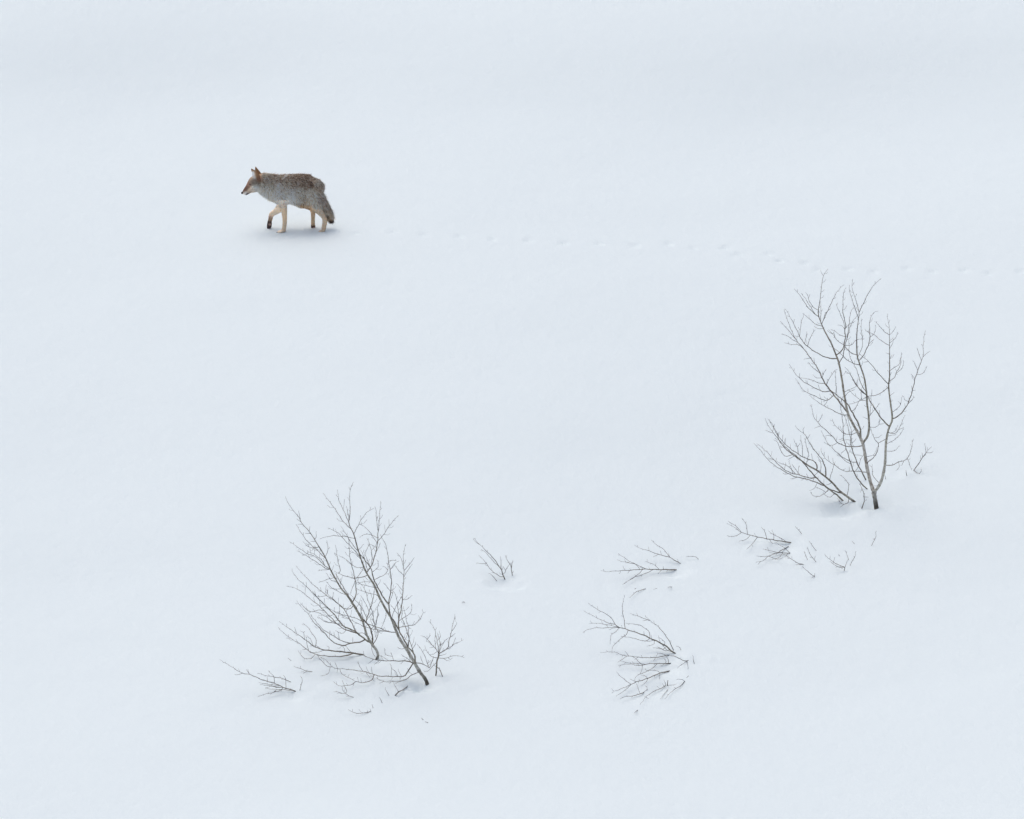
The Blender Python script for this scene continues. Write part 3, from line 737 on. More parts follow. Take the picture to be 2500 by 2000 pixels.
L 1.3 .9 t 880,895 950,720 1010,650 1060,600
L 1.2 .9 t 865,780 960,700 1010,640
L 1.8 .9 b 868,905 820,820 770,770 700,690 655,635 600,590 525,560
L 1.2 .9 t 658,640 700,570 703,515
L 1.2 .9 t 800,800 740,740 690,700 640,680
L 1.1 .9 t 795,800 750,790 690,800
L 1.5 .9 b 876,895 900,760 880,640 910,560 875,490
L 1.1 .9 t 882,640 845,510
L 1.1 .9 t 900,760 915,670
L 1.4 .9 t 862,890 810,790 800,680 805,560
L 1.6 .9 b 858,985 820,990 770,975 690,930 640,850 600,755
L 1.5 .9 b 862,985 960,1000 1050,980 1180,945 1260,955 1365,985
L 1.1 .9 t 1045,982 1090,1025 1140,990
L 1.1 .9 t 960,995 1020,1040 1075,1048
L 1.2 .9 t 875,940 930,940 1000,920 1020,900
L 1.2 .9 t 885,900 950,870 960,800
L 1.4 .9 t 830,1090 760,1140 700,1220 660,1245 600,1250
L 1.2 .9 t 830,860 770,920 700,930
@arched_twig|twig||dark bent branch arching over the snow left of the front aspen's foot
J 3.2 2 GB 1138,850 1190,800 1250,765 1322,720
J 1.2 .9 t 1195,797 1150,730 1110,660
@snow_twig|twig||plain slanting twig just left of the dark bent branch
J 1.5 1 G 1046,852 1015,800 990,755
@snow_twig|twig||short twig second to the left of the dark bent branch, lower left
J 1.5 1 G 941,960 920,910 902,880
@snow_twig|twig||tiny upright twig directly over the end of the curved ground twig
J 1.4 1 G 806,1042 790,985
@snow_twig|twig||long curved twig lying nearly flat, lowest of the twigs under the aspens
J 2 1 G 772,1088 720,1105 660,1117 560,1118 500,1105 430,1060
J 1.1 1 t 755,1098 760,1050
J 1.1 1 t 740,1102 725,1075
@shrub_sprig|shrub||looped sprig below the aspens with small budded shoots
J 1.6 1 G 512,878 440,855 390,820 350,770 345,725
J 1.3 1 t 388,818 412,790 400,750 375,710 340,620
J 1.2 1 t 385,815 340,820 280,815
J 1.2 1 t 345,812 260,795 205,797
J 1.0 1 t 440,855 405,870
@snow_twig|twig||tiny budded twig tip, upper of a pair alone below the front aspen
J 1.8 1.2 G 1560,1217 1530,1190
@snow_twig|twig||tiny twig tip, lower right of the pair below the front aspen
J 1.8 1.2 G 1632,1260 1585,1245
@fallen_branch|branch|low branches beside the leaning aspens|leftmost long branch stretched over the snow with brushy lower twigs
I 2.8 1 G 1357,728 1290,700 1200,680 1110,640 1010,595 900,565 800,535 700,490 600,450 490,430 400,385 300,320 180,250 110,208
I 1.2 1 t 492,432 430,450 370,458
I 1.2 1 t 600,448 550,370
I 1.4 1 t 1010,595 1005,500 960,440 905,388
I 1.4 1 t 1200,685 1200,600 1195,530 1160,460
I 1.8 1 t 1340,720 1210,705 1100,700 960,690 860,670
I 1.4 1 t 1150,660 1050,660 940,650 860,680
I 1.3 1 t 1100,638 980,620 860,605 750,580
I 1.3 1 t 1120,655 900,630 770,620
I 1.6 1 t 1150,670 1100,715 1000,745 880,770 800,790 735,820
I 1.1 1 t 885,562 890,490
I 2.0 2.0 t 1010,725 1040,708
@snow_twig|twig||slanting twig parallel above the leftmost long branch
I 1.8 1 G 1282,577 1200,540 1110,510 1000,490 900,475 800,450 725,428
@snow_twig|twig||curved upright twig just right of the leftmost long branch
I 1.6 1 G 1428,712 1450,630 1468,560 1462,510 1440,475
I 1 1 t 1450,620 1435,605
@snow_twig|twig||forked flat twig between the leftmost branch and the leaning aspens
I 1.8 1 G 1634,407 1580,400 1510,385 1440,355 1325,315
I 1.1 1 t 1530,392 1480,430
I 1 1 t 1545,395 1545,370
@snow_twig|twig||faint tiny twig above the forked flat one, left of the aspens
I 1.2 1 G 1287,224 1232,182
@small_shrub|shrub||small forked seedling alone in the middle of the snow, left-leaning
K 2.8 .9 G 1057,1075 1015,970 985,880 960,840 910,760 860,690 800,610 740,545 690,510 630,435 540,355 460,270 400,205
K 1.7 .9 b 1030,1018 960,1018 890,975 830,930 765,880 700,790 640,700 560,620 512,565
K 1.2 .9 t 665,745 560,742 480,735 450,735
K 1.3 .9 t 920,790 830,715 760,630 700,560 640,500 560,440
K 1.1 .9 t 540,360 450,295 400,245
K 1.5 .9 t 965,840 980,760 972,680 968,590
K 1.1 .9 t 985,880 995,820 990,770
K 1.4 .9 t 1015,965 1060,930 1075,890 1120,800 1190,720
K 1.0 .9 t 1072,890 1020,800
@small_shrub|shrub||short V-shaped seedling just right of the left-leaning one
K 2 1 G 1215,995 1195,860 1170,770 1110,670 1058,570
K 1.4 1 t 1197,860 1210,770 1225,665
K 1.2 1 t 1195,840 1195,720
K 1.4 1 t 1214,965 1245,900
@snow_twig|twig||single slanting twig left of the left-leaning seedling's foot
K 1.6 1 G 887,1108 840,1050 790,995 740,950
@snow_twig|twig||tiny speck of twig alone below left of the seedlings
K 1.6 1.2 GB 208,1556 180,1550 155,1560
@fallen_branch|branch|flat branches right of the middle|thin forked branch, upper one of the two flat branches right of the middle
F 2.2 .9 G 1657,545 1570,495 1490,450 1400,425 1320,405 1170,350 1080,322 1000,298 945,260
F 1.4 .9 t 1487,450 1410,340 1340,290 1240,220 1203,178
F 1.1 .9 t 1320,405 1270,425 1230,445
F 1.0 .9 t 1615,520 1610,480
@fallen_branch|branch|flat branches right of the middle|straight horizontal branch with feathered twigs, lower one of the two flat branches
F 3 .9 G 1592,642 1400,640 1240,638 1120,632 1030,636 900,648 700,658 520,670 420,658
F 1.4 .9 t 1120,632 1050,595 940,548 820,480 693,388
F 1.3 .9 t 1035,635 980,570 910,545 740,510 675,488
F 1.2 .9 t 1325,638 1270,580 1180,532 1110,517
F 1.4 .9 t 1245,640 1130,695 1030,730 940,758 850,810 790,860
F 1.3 .9 t 1070,638 1000,715 890,790 760,868
F 1.2 .9 t 1370,642 1310,702
F 1.1 .9 t 1415,638 1388,588
F 1.0 .9 t 1455,642 1440,678
@arched_twig|twig||small pale twig bent like a hook, right of the two flat branches
F 1.3 .9 G 1937,478 1900,445 1855,430 1740,445
@snow_twig|twig||curved dark twig lying under the horizontal feathered branch
F 1.7 1 G 1117,937 1045,955 945,1003 870,1078
@snow_twig|twig||tiny dark dash of twig right of the curved one under the horizontal branch
F 1.6 1.2 GB 1292,930 1240,947
@snow_twig|twig||tiny flat twig furthest right below the horizontal branch
F 1.6 1.2 GB 1522,909 1492,908 1463,911
@snow_twig|twig||tiny dark bud left of the curved twig below the horizontal branch
F 2 1.4 GB 966,930 946,943
@fallen_branch|branch|shrub cluster right of the middle|biggest branch of the central cluster, arching up left with long fingers
G 4 .9 G 1412,824 1360,795 1290,730 1180,668 1060,615 980,575 850,530 760,500 715,485 640,465 580,430 490,405 360,350 270,305 140,235
G 1.6 .9 t 582,430 540,355 470,290 345,225 240,155 205,130
G 1.3 .9 t 640,465 500,435 300,405 215,418
G 1.5 .9 t 645,468 400,472 280,475 180,505 128,538
G 1.4 .9 t 640,466 590,520 520,575 510,630 510,700
G 1.7 .9 t 715,483 705,380 680,250 680,180 690,80 710,40
G 1.6 .9 t 757,500 735,560 700,590 590,680 540,750 530,820
G 1.4 .9 t 1065,615 1055,540 1010,490 920,435 810,418 720,405
G 1.1 .9 t 985,577 975,515
G 1.4 .9 t 1045,610 995,655 900,635 820,610 660,590
G 1.2 .9 t 1130,648 1060,655 960,650
G 1.2 .9 t 1130,648 1120,690 1015,730
G 1.3 .9 t 1275,720 1265,670 1220,625 1180,605
G 1.4 .9 t 1345,790 1280,790 1220,760 1160,735
G 1.3 .9 t 1290,735 1260,760 1190,760 1100,745
G 1.2 .9 t 1240,700 1280,770 1350,800
@shrub_sprig|shrub|shrub cluster right of the middle|slim shoot curving up left above the biggest branch of the central cluster
G 2 .9 G 1387,783 1330,660 1260,555 1180,460 1120,415 1060,370 1000,315
G 1.3 .9 t 1045,360 920,320 780,268
G 1 .9 t 1040,362 955,377
G 1 .9 t 1180,460 1175,430
@fallen_branch|branch|shrub cluster right of the middle|nearly level branch under the biggest one in the central cluster
G 2 .9 G 1325,850 1280,850 1240,865 1140,880 1020,885 900,878 740,858 680,850 600,815 540,805 470,805 370,818
G 1.3 .9 t 740,860 680,905 615,950
G 1.2 .9 t 775,862 715,795
G 1 .9 t 690,853 670,885
G 1.1 .9 t 895,880 845,915
G 1.2 .9 t 1282,850 1220,825 1170,830 1145,860
G 1.1 .9 t 1130,882 1105,935
@fallen_branch|branch|shrub cluster right of the middle|short forked branch in the middle of the central cluster above the pale hollow
G 2.5 .9 G 1347,962 1230,968 1100,965 1000,975 920,995 820,975 700,940 650,935
G 1.3 .9 t 1000,972 900,965 750,975 620,990
G 1.6 .9 t 1330,958 1310,900 1280,865
G 1.4 .9 t 1180,972 1080,1040 1000,1080 930,1110 855,1155 855,1220
G 1.1 .9 t 945,990 945,1060 915,1120
G 1.2 .9 t 1270,965 1285,940 1250,890
G 1.2 .9 t 940,990 870,910 820,860
@fallen_branch|branch|shrub cluster right of the middle|branch sloping down left at the bottom of the central cluster
G 2.8 .9 G 1332,1068 1200,1098 1100,1140 1030,1170 960,1195 870,1220 800,1255 700,1300 610,1335 560,1352 530,1378
G 1.4 .9 t 785,1262 710,1190 640,1130 593,1080
G 1.3 .9 t 800,1258 720,1330 640,1385 590,1420
G 1.3 .9 t 1200,1098 1170,1070 1120,1060 1000,1058
G 1.1 .9 t 1208,1100 1190,1150 1190,1185
G 1.2 .9 t 1035,1168 980,1130 930,1125
G 1.2 .9 t 1020,1172 1010,1220 950,1265
G 1.1 .9 t 870,1220 780,1180
G 1.0 .9 t 910,1208 905,1240
@snow_twig|twig|shrub cluster right of the middle|curved twig hugging the snow, lowest left of the central cluster
G 2.2 1 G 1022,1327 980,1360 900,1395 850,1410 720,1425 645,1450
G 1.2 1 t 925,1385 895,1310 870,1240
G 1.1 1 t 1018,1328 1020,1290 993,1270
@snow_twig|twig|shrub cluster right of the middle|wavy twig running down left below the sloping branch of the central cluster
G 1.8 .9 G 1277,1266 1230,1300 1150,1335 1080,1370 1000,1430 960,1490 930,1515
G 1.3 .9 t 1270,1270 1278,1250 1250,1185
G 1.1 .9 t 1262,1275 1230,1240
G 1.0 .9 t 1000,1430 1040,1450
@snow_twig|twig|shrub cluster right of the middle|short red-brown upright stub at the lower right of the central cluster
G 2.4 1.6 G 1300,1268 1310,1195
G 1.1 .9 t 1301,1262 1380,1262 1430,1248
@snow_twig|twig|shrub cluster right of the middle|bent twig furthest lower right of the central cluster
G 1.8 .9 G 1543,1212 1480,1275 1400,1325 1340,1370 1300,1420 1260,1460
G 1.2 .9 t 1540,1214 1510,1190 1440,1180
@shrub_sprig|shrub|shrub cluster right of the middle|forked sprig on the right edge of the central cluster with two thin prongs
G 2 1.3 G 1592,920 1570,930 1510,920 1450,885 1395,865 1340,855
G 1.1 .9 t 1570,930 1500,980 1435,1030
G 1.1 .9 t 1575,928 1582,980 1590,1035
@snow_twig|twig|shrub cluster right of the middle|short upright twig alone at the far right of the central cluster
G 1.6 1 G 1675,965 1660,920 1660,870
@snow_twig|twig|shrub cluster right of the middle|hooked twiglet above right of the biggest branch's foot
G 1.5 1 G 1490,778 1470,740 1435,725
@snow_twig|twig|shrub cluster right of the middle|thin straight twig slanting down left between the wavy and the bent one
G 1.4 .9 G 1310,1325 1260,1380 1215,1450
@snow_twig|twig||tiny dark twig alone below the central cluster
G 1.8 1.2 GB 887,1610 845,1650
@snow_twig|twig||tiny dark curl right of the bent twig of the central cluster
G 1.8 1.2 GB 1592,1138 1565,1165
"""

def catmull(P, step):
    P = np.array(P, float)
    if len(P) == 2:
        n = max(2, int(np.linalg.norm(P[1] - P[0]) / step) + 1)
        t = np.linspace(0, 1, n)[:, None]; return P[0] * (1 - t) + P[1] * t
    Q = np.vstack([2 * P[0] - P[1], P, 2 * P[-1] - P[-2]])
    out = []
    for i in range(1, len(Q) - 2):
        n = max(1, int(np.linalg.norm(Q[i + 1] - Q[i]) / step))
        for k in range(n):
            t = k / n
            out.append(0.5 * ((2 * Q[i]) + (-Q[i - 1] + Q[i + 1]) * t + (2 * Q[i - 1] - 5 * Q[i] + 4 * Q[i + 1] - Q[i + 2]) * t * t
                              + (-Q[i - 1] + 3 * Q[i] - 3 * Q[i + 1] + Q[i + 2]) * t ** 3))
    out.append(P[-1]); return np.array(out)

class Tube:
    def __init__(s): s.v = []; s.f = []; s.g = []; s.b = []
    def add(s, pts, rad, sides, girth, butt=None):
        pts = np.asarray(pts); n = len(pts)
        if n < 2: return
        T = np.gradient(pts, axis=0); T /= (np.linalg.norm(T, axis=1)[:, None] + 1e-9)
        ref = np.array([0.1, 1.0, 0.2]); ref /= np.linalg.norm(ref)
        base = len(s.v)
        for i in range(n):
            u = np.cross(T[i], ref); u /= (np.linalg.norm(u) + 1e-9); w = np.cross(T[i], u)
            for k in range(sides):
                a = 2 * math.pi * k / sides
                s.v.append(pts[i] + rad[i] * (math.cos(a) * u + math.sin(a) * w)); s.g.append(girth[i]); s.b.append(0 if butt is None else butt[i])
        for i in range(n - 1):
            for k in range(sides):
                a = base + i * sides + k; b_ = base + i * sides + (k + 1) % sides
                s.f.append((a, b_, b_ + sides, a + sides))
        s.f.append(tuple(base + k for k in reversed(range(sides))))
        s.f.append(tuple(base + (n - 1) * sides + k for k in range(sides)))
    def build(s, name, origin, parent=None):
        o = mesh_obj(name, np.array(s.v) - origin, s.f, m_bark, parent)
        for nm, arr in (('girth', s.g), ('butt', s.b)):
            a = o.data.attributes.new(nm, 'FLOAT', 'POINT'); a.data.foreach_set('value', np.array(arr, dtype=np.float32))
        return o

def place(px, py, Y):
    d = raydir(px, py); t = Y / d[1]
    return np.array([t * d[0], Y, CAMH + t * d[2]])

def flatY(px, py):
    d = raydir(px, py); return CAMH / -d[2] * d[1]

def hitY(px, py):
    px = np.asarray(px, float); py = np.asarray(py, float)
    a = (px - 1250.0) / FPX; b = (1000.0 - py) / FPX
    dy = math.cos(PITCH) + b * math.sin(PITCH); dz = -math.sin(PITCH) + b * math.cos(PITCH)
    t = CAMH / -dz
    near = [f for f in FEAT if abs(f[0] - float(np.mean(t * a))) < 3.5 and abs(f[1] - float(np.mean(t * dy))) < 6]
    for _ in range(9):
        h = H0(t * a, t * dy) + Hfeat(t * a, t * dy, near or [(0, 0, 1, 1, 0, 0)])
        t = t + 0.65 * ((CAMH + t * dz) - h) / -dz
    return t * dy

def build_plants():
    things = []
    for ln in PLANTS.strip().splitlines():
        ln = ln.strip()
        if not ln: continue
        if ln[0] == '@':
            things.append((ln[1:].split('|'), [])); continue
        w = ln.split()
        fl = ''; i = 3
        if ',' not in w[3]: fl = w[3]; i = 4
        ox, oy, sc = CROPS[w[0]]
        pts = [(ox + float(p.split(',')[0]) / sc, oy + float(p.split(',')[1]) / sc) for p in w[i:]]
        things[-1][1].append((float(w[1]), float(w[2]), fl, pts))
    rng = random.Random(5)
    for (name, cat, group, label), lines in things:
        small = len(lines) < 3
        done = []      # (pix pts, depth, obj parent index, half width m)
        objs = []
        root = None; origin = None; Y0 = None
        for li, (w0, w1, fl, raw) in enumerate(lines):
            ground = 'G' in fl
            raw = [np.array(p) for p in raw]
            lvl1 = None
            if ground:
                # root sinks on below the snow
                yb = float(hitY(*raw[0])); dep0 = yb
                if Y0 is None: Y0 = yb
            else:
                best = None
                for di, (dp, dd, oi, dw) in enumerate(done):
                    dist = np.linalg.norm(dp - raw[0], axis=1); k = int(dist.argmin())
                    if best is None or dist[k] < best[0]: best = (dist[k], di, k)
                _, di, k = best
                raw[0] = done[di][0][k].copy() if best[0] < 14 else raw[0]
                dep0 = done[di][1][k]; lvl1 = done[di][2]
            pix = catmull(raw, 5.0)
            n = len(pix)
            seg = np.r_[0, np.cumsum(np.linalg.norm(np.diff(pix, axis=0), axis=1))]
            L = seg[-1]
            # knotty growth: a slight zigzag at the nodes
            if w0 < 5 and n > 4:
                per = rng.uniform(9, 15)
                tri = np.abs(((seg / per) % 2) - 1) - 0.5
                tan = np.gradient(pix, axis=0); tan /= np.linalg.norm(tan, axis=1)[:, None] + 1e-9
                amp = np.minimum(1.3, 0.35 + 0.25 * np.arange(n)) * np.clip(seg / 10, 0, 1)
                pix = pix + (tri * amp)[:, None] * np.stack([-tan[:, 1], tan[:, 0]], 1)
            slope = 0.0 if (li == 0 and ground and w0 > 5) else rng.choice([-1, 1]) * rng.uniform(0.15, 0.75)
            if ground and li == 0 and w0 <= 5: slope = rng.uniform(-0.4, 0.1)
            mpp = dep0 / math.cos(PITCH) / FPX
            bend = rng.uniform(-0.25, 0.25)
            lm = seg * mpp
            dep = dep0 + slope * lm * (1 + bend * np.sin(seg / max(L, 1) * 3.1))
            # keep everything above the snow: clear of the surface once away from the root
            YG = hitY(pix[:, 0], pix[:, 1])
            for i in range(n):
                yg = YG[i]
                c = 0.02 + min(0.7, 0.35 * lm[i]) if ground else 0.10
                if ground and i == 0: dep[0] = yg; continue
                if 'B' in fl:
                    c = 0.10 * math.sin(math.pi * seg[i] / L)
                    dep[i] = yg - c; continue
                dep[i] = min(dep[i], yg - c)
            if not ground: dep[0] = dep0
            if n > 4:   # relax
                for _ in range(3):
                    dep[1:-1] = 0.5 * dep[1:-1] + 0.25 * (dep[:-2] + dep[2:])
            P = np.array([place(pix[i][0], pix[i][1], dep[i]) for i in range(n)])
            wpx = w0 + (w1 - w0) * (seg / L) ** 0.85
            rad = wpx * 0.5 * mpp * np.where(wpx < 2.6, 0.88, 1.0) * (1 - 0.35 * np.clip((seg / L - 0.6) / 0.4, 0, 1) * (w1 < 1.3))
            if n > 6 and w0 < 5: rad = rad * (1 + 0.14 * (np.abs(((seg / 12) % 2) - 1) < 0.22))
            girth = np.clip((wpx - 1.0) / 6.0, 0, 1)
            butt = np.zeros(n)
            if ground:
                dirn = P[0] - P[min(2, n - 1)]; dirn /= np.linalg.norm(dirn) + 1e-9
                dirn = dirn * 0.4 + np.array([0, 0.15, -1.0]); dirn /= np.linalg.norm(dirn)
                P = np.vstack([P[0] + dirn * 0.22, P[0] + dirn * 0.08, P])
                rad = np.r_[rad[0], rad[0], rad]; girth = np.r_[girth[0], girth[0], girth]
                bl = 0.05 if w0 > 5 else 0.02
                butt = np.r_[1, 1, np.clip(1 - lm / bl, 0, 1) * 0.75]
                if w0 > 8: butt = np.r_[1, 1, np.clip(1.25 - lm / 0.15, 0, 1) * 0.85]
            tb = Tube()
            if 'T' in fl and w0 > 5:
                prng = np.random.default_rng(li + 3)
                rad = rad * (1 + 0.07 * prng.normal(size=len(rad)))
            sides = 10 if w0 > 5 else (6 if w0 > 2 else 5)
            tb.add(P, rad, sides, girth, butt)
            # spur twigs and buds along the younger wood
            off = 2 if ground else 0
            s_ = rng.uniform(10, 18) if w0 < 5 else rng.uniform(60, 90); side = rng.choice([-1, 1])
            dense = cat == 'tree' and raw[0][0] < 1200 and w0 >= 1.4
            while s_ < L - (6 if L > 40 else 3):
                i = int(np.searchsorted(seg, s_)); i = min(max(i, 1), n - 1)
                ww = wpx[i]
                if ww < 5.0:
                    tg = pix[i] - pix[i - 1]; tg /= np.linalg.norm(tg) + 1e-9
                    a = side * math.radians(rng.uniform(32, 62))
                    d2 = np.array([tg[0] * math.cos(a) - tg[1] * math.sin(a), tg[0] * math.sin(a) + tg[1] * math.cos(a)])
                    ln_ = rng.uniform(1.8, 4.0) if (rng.random() < 0.62 or L < 40) else rng.uniform(5, 15 if ww > 1.3 else 9)
                    if dense and 0.12 < s_ / L < 0.62 and rng.random() < 0.34: ln_ = rng.uniform(12, 24)
                    ddep = rng.uniform(-0.8, 0.8) * ln_ * mpp
                    q0 = pix[i]; q1 = q0 + d2 * ln_ * 0.55; q2 = q0 + d2 * ln_ * 0.85 + np.array([0, -0.28 * ln_])
                    y0 = dep[i]
                    yy = [min(y0, YG[i] + flatY(*q) - flatY(*pix[i]) - 0.03) for q in (q1, q2)]
                    pp = [P[i + off], place(q1[0], q1[1], min(y0 + ddep * 0.5, yy[0])), place(q2[0], q2[1], min(y0 + ddep, yy[1]))]
                    rr = 0.36 * mpp
                    if rng.random() < 0.3: pp.append(pp[-1] + (pp[-1] - pp[-2]) * 0.25); rs = [rr, rr * 0.85, rr * 1.15, rr * 0.5]
                    else: rs = [rr, rr * 0.9, rr * 0.6]
                    tb.add(pp, rs, 4, [0.0] * len(pp))
                side = -side
                s_ += rng.uniform(7, 17)
            if origin is None:
                origin = P[off].copy()
                if len(lines) > 1:
                    root = empty(name, origin); tag(root, label, cat, group or None)
            if len(lines) == 1:
                o = tb.build(name, origin); o.location = origin
                tag(o, label, cat, group or None); oi = 0
            else:
                if 'T' in fl: nm = 'trunk'
                elif ground: nm = 'stem'
                elif 'b' in fl: nm = 'branch'
                else: nm = 'twig'
                par = root if nm != 'twig' else objs[lvl1]
                o = tb.build(nm, origin, par)
                if nm == 'twig': oi = lvl1
                else: objs.append(o); oi = len(objs) - 1
            done.append((pix, dep, oi, rad))
build_plants()

# ------------------------------------------------------------------ coyote
CS = 215.0 * 7.187                       # survey units per metre
g = ground_hit(695, 565, H)              # snow level under the near feet
PA = math.atan2(CAMH - g[2], math.hypot(g[0], g[1]))
CP, SP = math.cos(PA), math.sin(PA)
px_m = FPX / math.sqrt(g[0] ** 2 + g[1] ** 2 + (CAMH - g[2]) ** 2)
CS = px_m * 7.187
NEARY = -0.065
GY = 1328 - CS * (-NEARY) * SP           # survey row of the ground in the animal's middle plane
# animal frame: x along survey columns (1000 -> 0), y away from camera, z up
_o = ground_hit(560 + 1000 / 7.187, 380 + GY / 7.187, H)
def CY(cx, cy, y=0.0):
    return np.array([(cx - 1000) / CS, y, ((GY - cy) / CS - y * SP) / CP])
coyote = empty('coyote', (_o[0], _o[1], _o[2] - 0.008))
tag(coyote, "grey-brown coyote walking left across the snow with one forepaw lifted", "coyote")

CV, CF = [], []
def loft(st, sides=20, step=26):
    """st: rows cx, cy, y, r_in (survey px), r_depth (m)"""
    st = np.array(st, float)
    key = st.copy(); key[:, 2] *= CS; key[:, 4] *= CS
    R = catmull(key, step)
    P = np.array([CY(r[0], r[1], r[2] / CS) for r in R])
    T = np.gradient(P, axis=0); T /= np.linalg.norm(T, axis=1)[:, None] + 1e-9
    rings = []
    n = len(P)
    cap = [(0.0, 1.0)]
    for i in range(n):
        u = np.cross(T[i], [0, 1, 0]); u /= np.linalg.norm(u) + 1e-9
        w = np.cross(u, T[i]); w /= np.linalg.norm(w)
        rings.append((P[i], u, w, max(R[i][3], 1) / CS, max(R[i][4], 1) / CS, T[i]))
    def emit(c, u, w, a, b):
        base = len(CV)
        for k in range(sides):
            th = 2 * math.pi * k / sides
            CV.append(c + a * math.cos(th) * u + b * math.sin(th) * w)
        return base
    seq = []
    c, u, w, a, b, T0 = rings[0]
    for s, f in ((0.9, 0.35), (0.6, 0.8)): seq.append((c - T0 * min(a, b) * s, u, w, a * f, b * f))
    for r in rings: seq.append(r[:5])
    c, u, w, a, b, T0 = rings[-1]
    for s, f in ((0.6, 0.8), (0.9, 0.35)): seq.append((c + T0 * min(a, b) * s, u, w, a * f, b * f))
    bs = [emit(*q) for q in seq]
    for i in range(len(bs) - 1):
        for k in range(sides):
            k2 = (k + 1) % sides
            CF.append((bs[i] + k, bs[i] + k2, bs[i + 1] + k2, bs[i + 1] + k))
    CF.append(tuple(bs[0] + k for k in reversed(range(sides)))); CF.append(tuple(bs[-1] + k for k in range(sides)))

INS = 15   # the coat adds this much (survey px) outside the body
def prof(rows):   # cx, top, bottom, depth
    return [(c, (t_ + b_) / 2, 0, (b_ - t_) / 2 - INS, d) for c, t_, b_, d in rows]
loft(prof([(600, 285, 700, .070), (680, 292, 735, .078), (760, 300, 780, .088), (840, 305, 835, .098), (920, 308, 868, .104), (1000, 308, 862, .108),
           (1100, 302, 855, .112), (1200, 297, 862, .110), (1300, 296, 858, .105), (1400, 302, 835, .100), (1460, 318, 810, .097), (1510, 345, 760, .088), (1552, 392, 700, .070), (1570, 430, 680, .055)]), 28, 30)
# neck into head
loft([(760, 520, 0, 190, .080), (660, 500, 0, 180, .072), (570, 465, 0, 165, .065), (490, 465, 0, 130, .062)], 24)
# skull, muzzle, jaw
loft([(560, 440, 0, 115, .062), (500, 445, 0, 125, .064), (440, 465, 0, 112, .060), (395, 500, 0, 88, .048), (350, 545, 0, 64, .032), (300, 592, 0, 47, .024), (268, 622, 0, 34, .019), (256, 634, 0, 26, .015)], 20, 14)
loft([(500, 560, 0, 62, .045), (430, 590, 0, 46, .034), (370, 620, 0, 32, .022), (310, 660, 0, 19, .014), (298, 668, 0, 16, .012)], 16, 14)
loft([(340, 622, 0, 40, .026), (296, 645, 0, 30, .022), (262, 655, 0, 22, .016)], 16, 12)
# cheek ruff
loft([(540, 540, 0, 80, .062), (480, 535, 0, 70, .058)], 16)
# near shoulder and front leg (planted)
loft([(850, 520, -.055, 110, .050), (880, 640, -.070, 100, .045), (920, 760, -.072, 78, .038), (955, 850, -.070, 58, .030), (966, 950, -.068, 54, .028), (974, 1060, -.066, 43, .023),
      (976, 1130, -.066, 40, .023), (972, 1210, -.065, 37, .020), (962, 1270, -.065, 37, .021), (948, 1298, -.065, 32, .023)], 16, 20)
loft([(975, 1298, -.065, 22, .022), (930, 1310, -.066, 24, .028), (890, 1322, -.066, 19, .030), (858, 1330, -.066, 13, .024)], 16, 10)
# far front leg, lifted and folded at the wrist
loft([(900, 740, .060, 100, .040), (905, 850, .062, 75, .032), (870, 925, .062, 66, .030), (820, 968, .062, 56, .026), (765, 1000, .062, 46, .022), (738, 1025, .062, 44, .022),
      (722, 1080, .062, 39, .020), (708, 1140, .062, 37, .019), (702, 1180, .062, 42, .024), (697, 1225, .062, 43, .026), (685, 1258, .062, 31, .021)], 16, 16)
# near hind leg (planted)
loft([(1440, 480, -.050, 120, .048), (1420, 620, -.065, 130, .052), (1370, 740, -.070, 115, .046), (1330, 815, -.070, 82, .036), (1360, 850, -.068, 72, .034)], 18, 20)
loft([(1330, 790, -.068, 80, .034), (1420, 850, -.067, 78, .034), (1510, 915, -.066, 62, .030), (1590, 985, -.065, 50, .024), (1655, 1050, -.064, 48, .023), (1680, 1110, -.064, 44, .021),
      (1675, 1180, -.064, 39, .020), (1660, 1250, -.064, 39, .021), (1650, 1292, -.064, 30, .022)], 16, 18)
loft([(1668, 1300, -.064, 20, .021), (1635, 1308, -.065, 22, .026), (1605, 1318, -.065, 16, .026), (1582, 1324, -.065, 12, .020)], 14, 10)
# far hind leg, just lifting
loft([(1400, 640, .055, 110, .046), (1330, 780, .062, 92, .040), (1320, 850, .062, 62, .032), (1390, 885, .062, 52, .028), (1445, 925, .062, 44, .024), (1466, 985, .062, 40, .021), (1466, 1080, .062, 34, .018),
      (1464, 1170, .062, 34, .018), (1467, 1225, .062, 37, .022), (1466, 1265, .062, 37, .023), (1460, 1296, .062, 20, .015)], 16, 16)
# belly tuck of the flank
loft([(1180, 800, 0, 60, .075), (1260, 850, 0, 58, .075), (1340, 850, 0, 55, .07)], 16)
# tail
loft([(1490, 455, 0, 60, .050), (1516, 530, 0, 62, .050), (1554, 620, 0, 64, .052), (1594, 725, 0, 70, .052), (1642, 840, 0, 76, .052), (1700, 950, 0, 72, .050), (1750, 1040, 0, 58, .040), (1774, 1100, 0, 32, .022)], 18, 24)
# breeches between thigh and tail
loft([(1480, 600, -.02, 110, .085), (1500, 760, -.03, 105, .075), (1545, 880, -.04, 85, .055), (1610, 980, -.05, 50, .035)], 18, 24)

